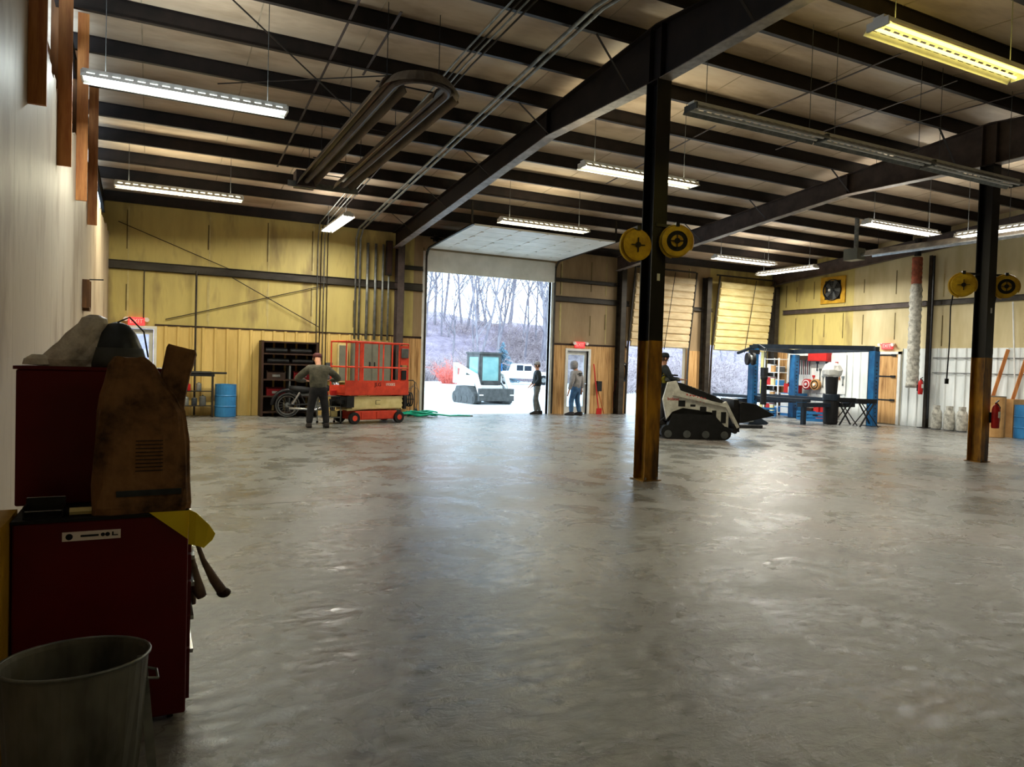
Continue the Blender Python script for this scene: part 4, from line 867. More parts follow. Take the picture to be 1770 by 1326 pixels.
# ================================================================ MINI TRACK LOADER
t = T('mini_track_loader', 'dusty white stand-on mini track loader with black bucket, half hidden behind the middle column', 'track loader', (11.45, 13.3, 0), -.43)
def track(x0, x1, y0, y1, r, top, par, m='black', rx0=None):
    prof = []; xs = (rx0 if rx0 is not None else x0)
    for a in range(9): th = -PI/2-a*PI/8; prof.append((x0+r+math.cos(th)*r, r+math.sin(th)*r))
    prof += [(x0+r*1.6, top), (x1-r*2.6, top)]
    for a in range(9): th = PI/2-a*PI/8; prof.append((x1-r+math.cos(th)*r, r+math.sin(th)*r))
    mb = MB(); mb.prism(prof, 'y', y0, y1); o = mb.build('track', m, par)
    mb = MB(); n = 14
    for k in range(n): x = x0+r+(x1-x0-2*r)*k/(n-1); mb.b(x-.02, x+.02, y0-.005, y1+.005, -.0, .03)
    mb.build('track_lugs', m, o)
    mb = MB(); yy = y0-.012 if y0 < 0 else y1+.012
    for k in range(4): x = x0+r+(x1-x0-2*r)*k/3; mb.cyl((x, min(yy, (y0+y1)/2), r*.75), (x, max(yy, (y0+y1)/2), r*.75), r*.55, n=14)
    mb.build('rollers', 'greymid', o); return o
track(-.85, .78, -.46, -.24, .16, .58, t); track(-.85, .78, .24, .46, .16, .58, t)
mb = MB(); prof = [(-.72, .45), (-.82, .9), (-.72, 1.3), (-.52, 1.34), (-.42, 1.12), (.5, .84), (.72, .76), (.72, .25), (.5, .3), (.42, .62), (.0, .68), (-.35, .72), (-.6, .62)]
for s_ in (-1, 1): mb.prism(prof, 'y', min(s_*.40, s_*.33), max(s_*.40, s_*.33))
mb.build('side_panels', 'loader', t)
mb = MB(); mb.prism([(-.7, .4), (-.78, .9), (-.7, 1.28), (-.5, 1.32), (-.36, 1.27), (.5, .97), (.66, .86), (.66, .3), (.1, .25)], 'y', -.33, .33); mb.build('engine_hood', 'blackmet', t)
mb = MB(); mb.prism([(-.36, 1.29), (.46, 1.0), (.46, .97), (-.38, 1.25)], 'y', -.28, .28)
for k in range(8): x = -.3+k*.08; mb.b(x, x+.02, -.27, .27, 1.25-.35*(x+.3)+.0, 1.275-.35*(x+.3))
mb.build('grille', 'greymid', t)
text('MT100', .17, 'redmark', 'lettering', t, (-.08, -.481, .945), (PI/2, .2, 0), .003)
text('bobcat', .1, 'redmark', 'lettering', t, (-.58, -.405, .92), (PI/2, 0, 0), .003)
mb = MB()
for x, z, w_, h in ((-.38, .82, .16, .14), (-.12, .78, .12, .05), (.12, .7, .15, .12), (.38, .58, .1, .2), (.6, .52, .12, .26)): mb.b(x-w_/2, x+w_/2, -.406, -.4, z-h/2, z+h/2)
mb.build('panel_openings', 'black', t)
mb = MB()
for s_ in (-1, 1):
    mb.bar((-.6, s_*.44, 1.04), (.62, s_*.44, .80), .07, .1, (0, 1, 0)); mb.bar((.6, s_*.44, .88), (.92, s_*.44, .3), .07, .12, (0, 1, 0))
mb.build('lift_arms', 'loader', t)
mb = MB(); mb.b(.82, .94, -.48, .48, .2, .95, X90(-.05, 3, 'Y')); mb.cyl((.85, -.5, .22), (.85, .5, .22), .06); mb.build('attachment_plate', 'blackmet', t)
mb = MB(); mb.tube([(.3, -.1, .8), (.85, -.1, .7)], .035); mb.tube([(.4, .1, .8), (.85, .1, .75)], .035); mb.build('tilt_cylinders', 'chrome', t)
mb = MB(); prof = [(.94, .42), (1.0, .42), (1.72, .60), (1.74, .62), (1.55, .72), (1.3, .86), (.98, .9), (.94, .86)]
mb.prism(prof, 'y', -.55, .55); mb.build('bucket', 'black', t, bevel=.01)
mb = MB(); mb.tube([(-.8, -.22, 1.18), (-.86, -.22, 1.42), (-.7, -.2, 1.48), (-.45, -.2, 1.46)], .018); mb.tube([(-.8, .22, 1.18), (-.86, .22, 1.42), (-.7, .2, 1.48), (-.45, .2, 1.46)], .018); mb.tube([(-.45, -.2, 1.46), (-.45, .2, 1.46)], .018); mb.build('control_handles', 'black', t)
mb = MB(); mb.b(-.72, -.4, -.25, .25, 1.32, 1.40); mb.build('control_panel', 'greymid', t, bevel=.01)
mb = MB(); mb.b(-1.1, -.74, -.3, .3, .24, .28); mb.bar((-1.0, -.27, .26), (-.7, -.27, .5), .03); mb.bar((-1.0, .27, .26), (-.7, .27, .5), .03); mb.build('operator_step', 'blackmet', t)
t = T('grapple_attachment', 'dark low loader attachment lying on the floor before the bucket', 'attachment', (15.3, 15.45, 0), -.4)
mb = MB(); mb.b(-.5, .35, -.3, .3, 0, .1); mb.build('base_plate', 'blackmet', t, bevel=.02); mb = MB(); mb.prism([(-.05, .1), (.5, .1), (.55, .16), (.3, .3), (.05, .24)], 'y', -.2, .2); mb.build('jaw', 'navy', t); mb = MB(); mb.tube([(-.5, -.2, .12), (-.2, -.1, .16), (.1, -.22, .2)], .03); mb.build('hose', 'galv', t)
# ================================================================ FOUR POST LIFT
t = T('four_post_lift', 'blue four post vehicle lift with dark navy top beams near the right wall', 'vehicle lift', (0, 0, 0))
PO = {'fl': (18.0, 18.05), 'bl': (20.6, 18.7), 'fr': (20.35, 15.2), 'br': (18.9, 20.3)}
posts = [(18.0, 18.0, 2.42), (20.6, 18.62, 2.25), (20.3, 15.22, 2.36)]
for x, y, h in posts:
    mb = MB(); mb.b(x-.12, x+.12, y-.12, y-.1, .015, h); mb.b(x-.12, x-.1, y-.1, y+.1, .015, h); mb.b(x+.1, x+.12, y-.1, y+.1, .015, h); mb.b(x-.12, x-.05, y+.08, y+.1, .015, h); mb.b(x+.05, x+.12, y+.08, y+.1, .015, h); p_ = mb.build('post', 'blue', t)
    MB().b(x-.2, x+.2, y-.2, y+.2, 0, .015).build('base_plate', 'navy', p_)
    mb = MB(); [mb.b(x-.03, x+.03, y-.125, y-.12, .3+k*.12, .34+k*.12) for k in range(15)]; mb.build('lock_slots', 'navy', p_)
def beam(p, q, w_, h, nm='top_beam', m='navy'): return MB().bar(p, q, w_, h, (0, 0, 1)).build(nm, m, t)
beam((17.85, 17.95, 2.42), (20.6, 18.7, 2.36), .16, .14); beam((20.6, 18.7, 2.36), (20.3, 15.1, 2.42), .16, .15); beam((17.85, 17.9, 2.45), (20.3, 15.2, 2.45), .12, .14); beam((17.3, 18.0, 2.2), (17.95, 18.0, 2.42), .08, .08, 'top_arm')
MB().b(20.08, 20.46, 15.35, 20.0, .68, .8).build('runway', 'navy', t); MB().b(18.0, 18.36, 15.9, 19.9, .70, .8).build('runway', 'navy', t)
MB().b(17.7, 20.5, 18.4, 18.6, .55, .68).build('cross_beam', 'navy', t); MB().b(18.0, 20.4, 15.9, 16.1, .55, .68).build('cross_beam', 'navy', t)
for x, y in ((18.18, 16.0), (18.18, 18.5)): MB().b(x-.06, x+.06, y-.06, y+.06, .0, .55).build('support_leg', 'navy', t)
t = T('air_hose_reel', 'twin black hose reel hanging at the left blue lift post', 'hose reel', (17.62, 17.75, 2.02), -.45)
for s_ in (-1, 1):
    mb = MB(); mb.lathe([(0, -.04), (.2, -.04), (.21, 0), (.2, .04), (0, .04)], n=22); [setattr(v, 'co', Vector((v.co.z+s_*.09, v.co.y, v.co.x))) for v in mb.bm.verts]; mb.build('reel_disc', 'black', t)
mb = MB(); mb.cyl((-.1, 0, 0), (.1, 0, 0), .13, n=18); mb.build('hub', 'galv', t); MB().b(-.02, .3, -.02, .02, .16, .3).build('bracket', 'blackmet', t)
t = T('chain_hoist', 'black chain hoist with long chain bag hanging right of the left blue post', 'hoist', (17.7, 17.2, 0))
mb = MB(); mb.b(-.09, .09, -.09, .09, 1.45, 1.75); mb.ball((0, 0, 1.42), .12, 10); mb.build('hoist_body', 'blackmet', t, bevel=.02)
mb = MB(); mb.cyl((0, 0, 1.4), (0, 0, .55), .09, .10, n=12); mb.build('chain_bag', 'black', t); mb = MB(); mb.cyl((-.03, 0, 1.7), (-.03, 0, 2.35), .012); mb.cyl((.04, 0, 1.7), (.04, 0, 2.35), .012); mb.build('chain', 'galv', t)
mb = MB(); mb.bar((0, 0, 2.35), (.25, .55, 2.5), .05); mb.build('support_arm', 'navy', t)
# black bins, stands
t = T('trash_barrel', 'tall black barrel topped with a white bag before the corrugated wall', 'trash barrel', (19.45, 16.05, 0))
MB().lathe([(.2, 0), (.22, .05), (.24, .75), (.22, .76)], n=18).build('lower_barrel', 'black', t)
MB().lathe([(.25, .76), (.26, .78), (.26, .95), (.25, .96)], n=18).build('navy_band', 'navy', t)
MB().lathe([(.17, .96), (.2, 1.5), (.2, 1.52), (.17, 1.52)], n=18).build('upper_barrel', 'black', t)
mb = MB(); mb.lathe([(.19, 1.5), (.28, 1.58), (.32, 1.72), (.24, 1.88), (.12, 1.96), (0, 1.97)], n=14); mb.build('white_bag', 'white', t, jit=.018)
def stand(loc, rz, lb):
    t = T('folding_stand', lb, 'stand', loc, rz)
    for s_ in (-1, 1):
        MB().bar((-.28, s_*.25, 0), (.18, s_*.1, .72), .045, .03).build('leg', 'blackmet', t); MB().bar((.28, s_*.25, 0), (-.18, s_*.1, .72), .045, .03).build('leg', 'blackmet', t)
    MB().b(-.3, .3, -.06, .06, .72, .86).build('head_beam', 'blackmet', t)
stand((19.72, 15.72, 0), -.5, 'black folding stand with crossed legs, nearer the barrel'); stand((19.88, 15.1, 0), -.5, 'black folding stand with crossed legs, touching the right blue post')
# things along the right wall behind the lift
RX = RW-.04
mb = MB(); mb.b(RX-.02, RX, 17.45, 18.95, .9, 2.3); o = mb.build('pegboard', 'white'); tag(o, 'white pegboard on the right wall behind the vehicle lift', 'pegboard')
tools = [('wrench', 'galv'), ('hammer', 'lumber'), ('pliers', 'red'), ('level', 'greymid'), ('saw', 'chrome'), ('square', 'blackmet'), ('clamp', 'galv'), ('spanner', 'greymid'), ('pry_bar', 'navy'), ('hand_drill', 'redmark')]
for k, (n_, m) in enumerate(tools):
    y = 17.55+k*.14; z = 1.5+.25*(k % 3); mb = MB(); l = .28+.05*(k % 4)
    mb.b(-.03, 0, -.012, .012, -l, 0); mb.b(-.035, 0, -.05, .05, -.03, .04); mb.b(-.03, 0, -.022, .022, -l-.02, -l+.04)
    o = mb.build(n_, m); o.location = (RX-.021, y, z); tag(o, '%s hanging on the white pegboard, %s one from the right' % (n_.replace('_', ' '), order[k]), 'hand tool')
t = T('wall_cabinet', 'red wall cabinet above the white pegboard', 'cabinet', (RX-.15, 18.5, 2.05)); MB().b(-.1, .15, -.42, .42, 0, .33).build('cabinet_body', 'red', t, bevel=.01); MB().b(-.115, -.1, -.4, .4, .02, .31).build('cabinet_door', 'redmark', t)
t = T('clamp_rack', 'dark rack of hanging red clamps on the right wall behind the lift', 'clamp rack', (RX-.1, 19.2, 0))
MB().b(-.1, .1, -.32, .32, 2.1, 2.25).build('rack_bar', 'darkwood', t)
for k in range(7): MB().b(-.06, -.03, -.28+k*.09-.012, -.28+k*.09+.012, 1.55, 2.1).build('clamp', 'redcab' if k % 2 else 'blackmet', t)
for y, m, lb in ((19.0, 'red', 'round red hose reel on the right wall behind the lift'), (18.62, 'card', 'round brown hose reel beside the red one on the right wall')):
    t = T('hose_reel', lb, 'hose reel', (RX-.14, y, 1.2)); mb = MB(); mb.cyl((-.06, 0, 0), (.06, 0, 0), .2, n=22); mb.build('reel_disc', m, t); MB().cyl((-.1, 0, 0), (.13, 0, 0), .05).build('hub', 'white', t)
    mb = MB(); mb.tube([(-.065, math.cos(k*PI/10)*.14, math.sin(k*PI/10)*.14) for k in range(20)], .02, 6, closed=True); mb.build('wound_hose', 'exitw' if m == 'red' else 'darkwood', t)
t = T('shelving_unit', 'white open shelving unit in the far right corner behind the lift', 'shelves', (21.3, 20.1, 0))
for z in (.1, .6, 1.1, 1.6, 2.1): MB().b(-.25, .25, -.35, .35, z-.015, z+.015).build('shelf', 'white', t)
for x in (-.24, .24):
    for y in (-.34, .34): MB().b(x-.02, x+.02, y-.02, y+.02, 0, 2.15).build('upright', 'white', t)
k = 0
for z in (.115, .615, 1.115, 1.615):
    for y in (-.2, .05, .24):
        m = ['bluedrum', 'cream', 'red', 'greymid', 'card', 'white'][k % 6]; h = .2+.05*(k % 3)
        t = T('storage_box', '%s box on the white corner shelves, %s shelf from the floor, %s' % ({'bluedrum': 'blue', 'greymid': 'grey', 'card': 'brown'}.get(m, m), order[int(z/.5)], ['near the camera', 'in the middle', 'at the wall end'][k % 3]), 'box', (21.3, 20.1+y, z)); MB().b(-.15, .15, -.08, .08, 0, h).build('box_body', m, t, bevel=.004); MB().b(-.155, .155, -.085, .085, h, h+.02).build('lid', 'white' if m != 'white' else 'greymid', t); k += 1
t = T('tool_cabinet', 'low grey cabinet with red boxes on top behind the lift', 'cabinet', (21.45, 19.35, 0)); MB().b(-.3, .3, -.35, .35, 0, .85).build('cabinet_body', 'bluedrum', t)
for z in (.1, .35, .6): MB().b(-.315, -.3, -.33, .33, z, z+.22).build('drawer', 'white', t)
for k, (y, m, h) in enumerate(((19.15, 'red', .3), (19.38, 'white', .24), (19.58, 'redmark', .35))):
    t = T('parts_case', '%s case on the low cabinet behind the left blue post, %s' % (['red', 'white', 'tall red'][k], ['near end', 'middle', 'far end'][k]), 'case', (21.4, y, .85)); MB().b(-.15, .15, -.09, .09, 0, h).build('case_body', m, t, bevel=.01); MB().b(-.03, .03, -.02, .02, h, h+.04).build('handle', 'black', t)
def crate(lb, loc, m, rz=0):
    t = T('plastic_crate', lb, 'crate', loc, rz); mb = MB(); mb.b(-.3, .3, -.2, .2, 0, .02)
    for z in (.02, .13, .24):
        mb.b(-.3, .3, -.2, -.18, z, z+.06); mb.b(-.3, .3, .18, .2, z, z+.06); mb.b(-.3, -.28, -.18, .18, z, z+.06); mb.b(.28, .3, -.18, .18, z, z+.06)
    for x in (-.29, .29):
        for y in (-.19, .19): mb.b(x-.012, x+.012, y-.012, y+.012, 0, .3)
    mb.build('crate_body', m, t); MB().b(-.08, .08, -.205, -.2, .18, .24).build('handle', 'navy', t)
crate('light blue crate on the floor under the lift runway, left of the black barrel', (20.0, 17.1, 0), 'bluedrum', -.9); crate('second light blue crate on the floor under the runway, farther left', (20.3, 17.75, 0), 'bluedrum', -.9); crate('blue crate near the shelving behind the left post', (20.2, 19.4, 0), 'bluedrum', -.9)
for k, (y, m) in enumerate(((18.0, 'red'), (17.75, 'card'), (18.3, 'redmark'), (18.6, 'darkwood'))):
    t = T('floor_box', '%s carton on the floor under the white pegboard, %s from left' % (['red', 'brown', 'bright red', 'dark'][k], ['third', 'fourth', 'second', 'first'][k]), 'carton', (RX-.3, y, 0)); MB().b(-.15, .15, -.11, .11, 0, .5-.05*k).build('carton_body', m, t); MB().b(-.15, .15, -.012, .012, .5-.05*k, .505-.05*k).build('tape', 'cream', t)
# cylinders
cyl0 = None
for k, (y, lb) in enumerate(((13.9, 'left of the three grey gas cylinders by the right wall'), (13.5, 'middle of the three grey gas cylinders by the right wall'), (13.12, 'right of the three grey gas cylinders, partly behind the yellow column foot'))):
    if cyl0 is None:
        t = cyl0 = T('gas_cylinder', lb, 'gas cylinder', (21.5, y, 0)); MB().lathe([(.12, 0), (.125, .03), (.15, .06), (.155, .2), (.155, .28), (.16, .3), (.155, .32), (.155, .5), (.12, .6), (.04, .64)], n=20).build('cylinder_body', 'galvlight', t, smooth=True)
        mb = MB(); mb.lathe([(.1, .6), (.1, .74), (.09, .74), (.09, .6)], n=16); mb.build('valve_collar', 'galvlight', t); MB().cyl((0, 0, .63), (0, 0, .72), .025).build('valve', 'black', t); MB().lathe([(.125, 0), (.13, 0), (.13, .05), (.125, .05)], n=16).build('foot_ring', 'greymid', t)
    else: t = copy_tree(cyl0); t.location = (21.5, y, 0); t['label'] = lb
    t['group'] = 'grey gas cylinders by the right wall'
for k, (z, lb) in enumerate(((1.74, 'lower horizontal air pipe on the white corrugated wall'), (2.2, 'upper horizontal air pipe on the white corrugated wall'))): rod((RW-.08, 14.3, z), (RW-.08, 4, z), .014, 'air_pipe', lb, 'pipe', 'greymid')
rod((RW-.1, 11.85, 1.2), (RW-.14, 12.0, 3.8), .022, 'air_pipe', 'pale vertical pipe on the right wall right of the right column', 'pipe', 'white')
for k, (y, l) in enumerate(((12.15, .22), (11.6, -.2))):
    tag(MB().bar((RW-.6, y+.3, .0 if k else .0), (RW-.08, y-.05, 2.45), .03, .09).build('leaning_board', 'lumber'), 'thin orange board leaning on the right wall, %s' % ('nearer the right column' if k == 0 else 'at the right picture edge'), 'board')
t = T('cardboard_box', 'brown cardboard box behind the blue drum at the right edge', 'box', (21.45, 11.85, 0)); MB().b(-.25, .25, -.3, .3, 0, 1.05).build('box_body', 'card', t); MB().b(-.25, .25, -.02, .02, 1.05, 1.055).build('tape', 'cream', t)
def ext(lb, loc, rz):
    t = T('fire_extinguisher', lb, 'fire extinguisher', loc, rz); MB().lathe([(.06, 0), (.068, .02), (.068, .36), (.05, .42), (.02, .45), (.02, .48)], n=16).build('cylinder', 'red', t, smooth=True)
    MB().b(-.035, .035, -.0715, -.06, .2, .32).build('label_plate', 'white', t); mb = MB(); mb.bar((-.02, 0, .48), (.1, 0, .53), .02); mb.bar((-.02, 0, .47), (.09, 0, .46), .015); mb.build('handle', 'black', t)
    mb = MB(); mb.tube([(.03, 0, .48), (.09, -.03, .4), (.09, -.03, .15), (.08, -.02, .05)], .012, 6); mb.build('hose', 'black', t); mb = MB(); mb.b(-.03, .03, .05, .1, .1, .3); mb.build('bracket', 'blackmet', t)
ext('red fire extinguisher hung on the yellow foot of the right column', (14.42, RY-.235, .66), .1); ext('red fire extinguisher on the duct post at the right wall', (RW-.45, 14.42, 1.05), 0)
# ================================================================ PEOPLE
def skin_obj(name, joints, edges, m, parent, root=0, sub=2):
    me = bpy.data.meshes.new(name); me.from_pydata([j[0] for j in joints], edges, []); me.materials.append(M[m])
    o = bpy.data.objects.new(name, me); COL.objects.link(o); o.parent = parent
    o.modifiers.new('skin', 'SKIN'); sv = me.skin_vertices[0].data
    for i, j in enumerate(joints): r = j[1]; sv[i].radius = r if isinstance(r, tuple) else (r, r); sv[i].use_root = (i == root)
    s_ = o.modifiers.new('sub', 'SUBSURF'); s_.levels = sub; s_.render_levels = sub
    for p in me.polygons: p.use_smooth = True
    return o
def V(a): return Vector(a)
def person(lb, loc, rz, top, legs, shoes, hands, elbows, feet, knees, lean=0, headtilt=(0, 0), h=1.0, hair='hair', cap=None, hood=None, vest=None, pel=(0, 0, .93)):
    """local +Y is where the person faces"""
    t = T('person', lb, 'person', loc, rz); t.scale = (h, h, h)
    P = V(pel); L = lambda z, y=0: P+V((0, y+math.sin(lean)*z, math.cos(lean)*z))
    waist, chest, neck = L(.16), L(.38), L(.53); head0 = neck+V((0, .01+headtilt[0]*.3, .07)); head1 = head0+V((headtilt[1], headtilt[0]*.6+.01, .10)); head2 = head1+V((0, .0, .07))
    sh = [chest+V((s_*.18, 0, .08)) for s_ in (-1, 1)]
    J = [(P, (.10, .075)), (waist, (.11, .085)), (chest, (.15, .10)), (neck, .055), (head0, (.062, .07)), (head1, (.078, .095)), (head2, (.06, .075))]; E = [(0, 1), (1, 2), (2, 3), (3, 4), (4, 5), (5, 6)]
    for i, s_ in enumerate((-1, 1)):
        b0 = len(J); el = V(elbows[i]); ha = V(hands[i]); d = (ha-el).normalized(); side = V((0, 0, 1)).cross(d); side = side.normalized() if side.length > .2 else V((0, 1, 0))
        J += [(sh[i], .06), (el, .042), (ha, (.028, .024)), (ha+d*.07, (.038, .02))]; E += [(2, b0), (b0, b0+1), (b0+1, b0+2), (b0+2, b0+3)]
        for k, (o_, l) in enumerate(((-.027, .07), (-.009, .082), (.009, .078), (.027, .062))):
            a = ha+d*.10+side*o_; c_ = a+d*l*.55; e_ = c_+d*l*.4-V((0, 0, .012)); n0 = len(J); J += [(a, .011), (c_, .009), (e_, .008)]; E += [(b0+3, n0), (n0, n0+1), (n0+1, n0+2)]
        n0 = len(J); a = ha+d*.04+side*.035*(-s_); J += [(a, .012), (a+d*.035+side*.015*(-s_), .010)]; E += [(b0+2, n0), (n0, n0+1)]
        hp = P+V((s_*.09, 0, -.05)); n0 = len(J); J += [(hp, .065), (V(knees[i]), .058), (V(feet[i])+V((0, -.02, .09)), .042), (V(feet[i])+V((0, .1, .035)), .035)]; E += [(0, n0), (n0, n0+1), (n0+1, n0+2), (n0+2, n0+3)]
    n0 = len(J); J += [(head1+V((0, .10, -.02)), .012)]; E += [(5, n0)]
    body = skin_obj('body', J, E, 'skin', t, sub=1)
    for s_ in (-1, 1):
        MB().ball(head1+V((s_*.03, .085, .01)), .011, 6).build('eye', 'black', body); MB().ball(head1+V((s_*.082, 0, -.01)), .022, 6, (.4, 1, 1.4)).build('ear', 'skin', body)
    MB().b(head1.x-.022, head1.x+.022, head1.y+.08, head1.y+.092, head1.z-.065, head1.z-.055).build('mouth', 'maroon', body)
    # jacket
    J = [(P+V((0, 0, -.12)), (.185, .145)), (waist, (.19, .15)), (chest, (.205, .15)), (neck+V((0, 0, -.03)), .08)]; E = [(0, 1), (1, 2), (2, 3)]
    for i in (0, 1):
        b0 = len(J); el = V(elbows[i]); ha = V(hands[i]); J += [(sh[i], .098), (el, .076), (ha+(el-ha)*.12, .055)]; E += [(2, b0), (b0, b0+1), (b0+1, b0+2)]
    skin_obj('jacket', J, E, top, t, sub=2)
    if vest:
        J = [(P+V((0, 0, .0)), (.19, .15)), (waist, (.20, .16)), (chest, (.215, .165)), (neck+V((0, 0, -.06)), .085)]; skin_obj('vest', J, [(0, 1), (1, 2), (2, 3)], vest, t)
    J = [(P+V((0, 0, .12)), (.155, .118)), (P+V((0, 0, -.03)), (.165, .125))]; E = [(0, 1)]
    for i, s_ in enumerate((-1, 1)):
        n0 = len(J); J += [(P+V((s_*.09, 0, -.12)), .105), (V(knees[i]), .08), (V(feet[i])+V((0, -.02, .08)), .068)]; E += [(1, n0), (n0, n0+1), (n0+1, n0+2)]
    skin_obj('trousers', J, E, legs, t, sub=2)
    for i in (0, 1):
        f = V(feet[i]); mb = MB(); mb.prism([(f.y-.1, 0), (f.y+.19, 0), (f.y+.2, .04), (f.y+.1, .085), (f.y+.02, .12), (f.y-.09, .12), (f.y-.11, .05)], 'x', f.x-.048, f.x+.048); mb.build('shoe', shoes, t, bevel=.015)
    if hood: mb = MB(); mb.lathe([(.10, -.12), (.118, -.04), (.122, .05), (.10, .12), (.05, .155), (0, .16)], head1+V((0, -.025, .0)), 16, sx=.95); mb.build('hood', hood, t, smooth=True)
    elif cap:
        mb = MB(); mb.lathe([(.098, .02), (.10, .06), (.085, .11), (.05, .135), (0, .14)], head1+V((0, 0, .0)), 16, sx=.9, sy=1.12); c_ = mb.build('cap', cap, t, smooth=True)
        mb = MB(); mb.b(head1.x-.07, head1.x+.07, head1.y+.07, head1.y+.18, head1.z+.03, head1.z+.04); mb.build('brim', cap, c_)
        mb = MB(); mb.lathe([(.088, -.06), (.092, .02)], head1+V((0, -.018, 0)), 14, sx=.92, sy=1.05); mb.build('hair', hair, t)
    else: mb = MB(); mb.lathe([(.085, -.03), (.09, .03), (.08, .09), (.05, .115), (0, .12)], head1+V((0, -.015, 0)), 14, sx=.95, sy=1.1); mb.build('hair', hair, t, smooth=True)
    return t
person('person in olive grey jacket, back turned, bent over beside the orange scissor lift', (3.47, 16.95, 0), -.1, 'olive', 'blacktr', 'boot', hands=((-.2, .42, 1.08), (.27, .42, 1.1)), elbows=((-.42, .12, 1.12), (.42, .14, 1.14)), feet=((-.17, 0, 0), (.17, .02, 0)), knees=((-.14, .03, .48), (.14, .04, .48)), lean=.2, headtilt=(.3, 0), cap='maroon', h=1.0).scale = (1.16, 1.12, .99)
person('person in a black vest standing in the large doorway, turned to the side', (11.3, 20.75, 0), 1.25, 'blackjk', 'greyjean', 'boot', hands=((-.2, .14, .98), (.2, .16, .98)), elbows=((-.27, -.03, 1.15), (.27, -.02, 1.15)), feet=((-.1, .05, 0), (.11, -.12, 0)), knees=((-.1, .08, .48), (.1, .0, .48)), cap='greyhood', h=.98, vest='blackjk')
pb = person('person in a grey hooded sweatshirt and blue jeans in front of the white door', (12.42, 20.15, 0), .5, 'greyhood', 'jeans', 'boot', hands=((-.3, .05, .8), (.33, .0, .84)), elbows=((-.29, -.03, 1.1), (.31, -.03, 1.1)), feet=((-.12, .08, 0), (.14, -.05, 0)), knees=((-.11, .08, .48), (.13, .02, .48)), hood='greyhood', headtilt=(.1, 0), h=1.0); pb.scale = (1.15, 1.1, 1.0)
mb = MB(); mb.b(-.1, .1, -.152, -.142, 1.36, 1.40); mb.b(-.06, .1, -.152, -.142, 1.31, 1.335); mb.build('back_print', 'blackjk', pb)
person('person in a faded yellow vest driving the mini track loader behind the middle column', (10.78, 13.66, .28), -.43-PI/2, 'blackjk', 'blacktr', 'boot', hands=((-.2, .42, 1.12), (.2, .42, 1.12)), elbows=((-.3, .16, 1.12), (.3, .16, 1.12)), feet=((-.12, 0, 0), (.12, 0, 0)), knees=((-.12, .06, .48), (.12, .06, .48)), lean=.08, cap='blackjk', vest='hivis', h=.97)
# ================================================================ OUTSIDE
t = T('compact_track_loader', 'white cabbed compact track loader standing in the yard beyond the large door', 'track loader', (12.25, 27.2, -.03), -1.5)
track(-1.05, 1.0, -.88, -.55, .24, .7, t, 'greymid'); track(-1.05, 1.0, .55, .88, .24, .7, t, 'greymid')
mb = MB(); mb.prism([(-1.2, .35), (-1.25, .9), (-1.15, 1.35), (-.55, 1.45), (-.5, 1.0), (.75, .75), (.85, .35)], 'y', -.52, .52); mb.build('engine_body', 'loaderout', t, bevel=.02)
mb = MB(); holes(mb, -.5, .62, .75, 2.03, [(-.3, .5, 1.15, 1.9)], lambda a, b, c, d: (mb.b(a, b, -.5, -.46, c, d), mb.b(a, b, .46, .5, c, d)))
holes(mb, -.46, .46, .75, 2.03, [(-.38, .38, .95, 1.92)], lambda a, b, c, d: mb.b(.6, .66, a, b, c, d)); mb.b(-.55, .72, -.53, .53, 2.03, 2.1); mb.b(-.5, -.46, -.46, .46, .75, 2.03); mb.build('cab_frame', 'greymid', t)
mb = MB(); mb.b(.62, .63, -.39, .39, .94, 1.93); mb.b(-.31, .51, -.485, -.475, 1.14, 1.91); mb.b(-.31, .51, .475, .485, 1.14, 1.91); mb.build('cab_glass', 'glass', t)
for s_ in (-1, 1):
    mb = MB(); mb.bar((-1.15, s_*.7, 1.6), (.7, s_*.7, 1.15), .1, .2, (0, 1, 0)); mb.bar((.65, s_*.7, 1.2), (1.2, s_*.7, .35), .1, .18, (0, 1, 0)); mb.bar((-1.15, s_*.7, .8), (-1.15, s_*.7, 1.65), .1, .16, (0, 1, 0)); mb.b(-1.1, .5, min(s_*.56, s_*.64), max(s_*.56, s_*.64), .72, 1.15); mb.build('lift_arm', 'loaderout', t)
mb = MB(); mb.b(1.1, 1.22, -.8, .8, .15, .65); mb.build('quick_coupler', 'greymid', t); mb = MB(); mb.cyl((.4, -.6, .9), (1.1, -.6, .5), .04); mb.cyl((.4, .6, .9), (1.1, .6, .5), .04); mb.build('tilt_cylinders', 'chrome', t)
mb = MB(); mb.b(.66, .7, -.35, .35, .35, .9); mb.build('front_panel', 'greymid', t)
t = T('pickup_truck', 'pale blue white pickup truck parked far out in the yard', 'truck', (27.6, 53.5, -.03), -.25)
mb = MB(); mb.prism([(-2.6, .5), (-2.6, 1.05), (-.9, 1.1), (-.7, 1.7), (.6, 1.72), (1.2, 1.12), (2.5, 1.0), (2.6, .5)], 'y', -.9, .9); mb.build('truck_body', 'loaderout', t, bevel=.05)
mb = MB(); mb.b(-.6, -.05, -.915, .915, 1.15, 1.6); mb.b(.05, .65, -.915, .915, 1.15, 1.55); mb.build('windows', 'navy', t)
for x in (-1.6, 1.7):
    for s_ in (-1, 1): o = MB().cyl((x, s_*.72, .4), (x, s_*.95, .4), .4, n=20).build('wheel', 'black', t); MB().cyl((x, s_*.95, .4), (x, s_*.96, .4), .2).build('wheel_hub', 'galv', o)
t = T('blue_container', 'teal grey skid tank standing next to the pickup far out in the yard', 'tank', (24.6, 52.5, -.03), -.3)
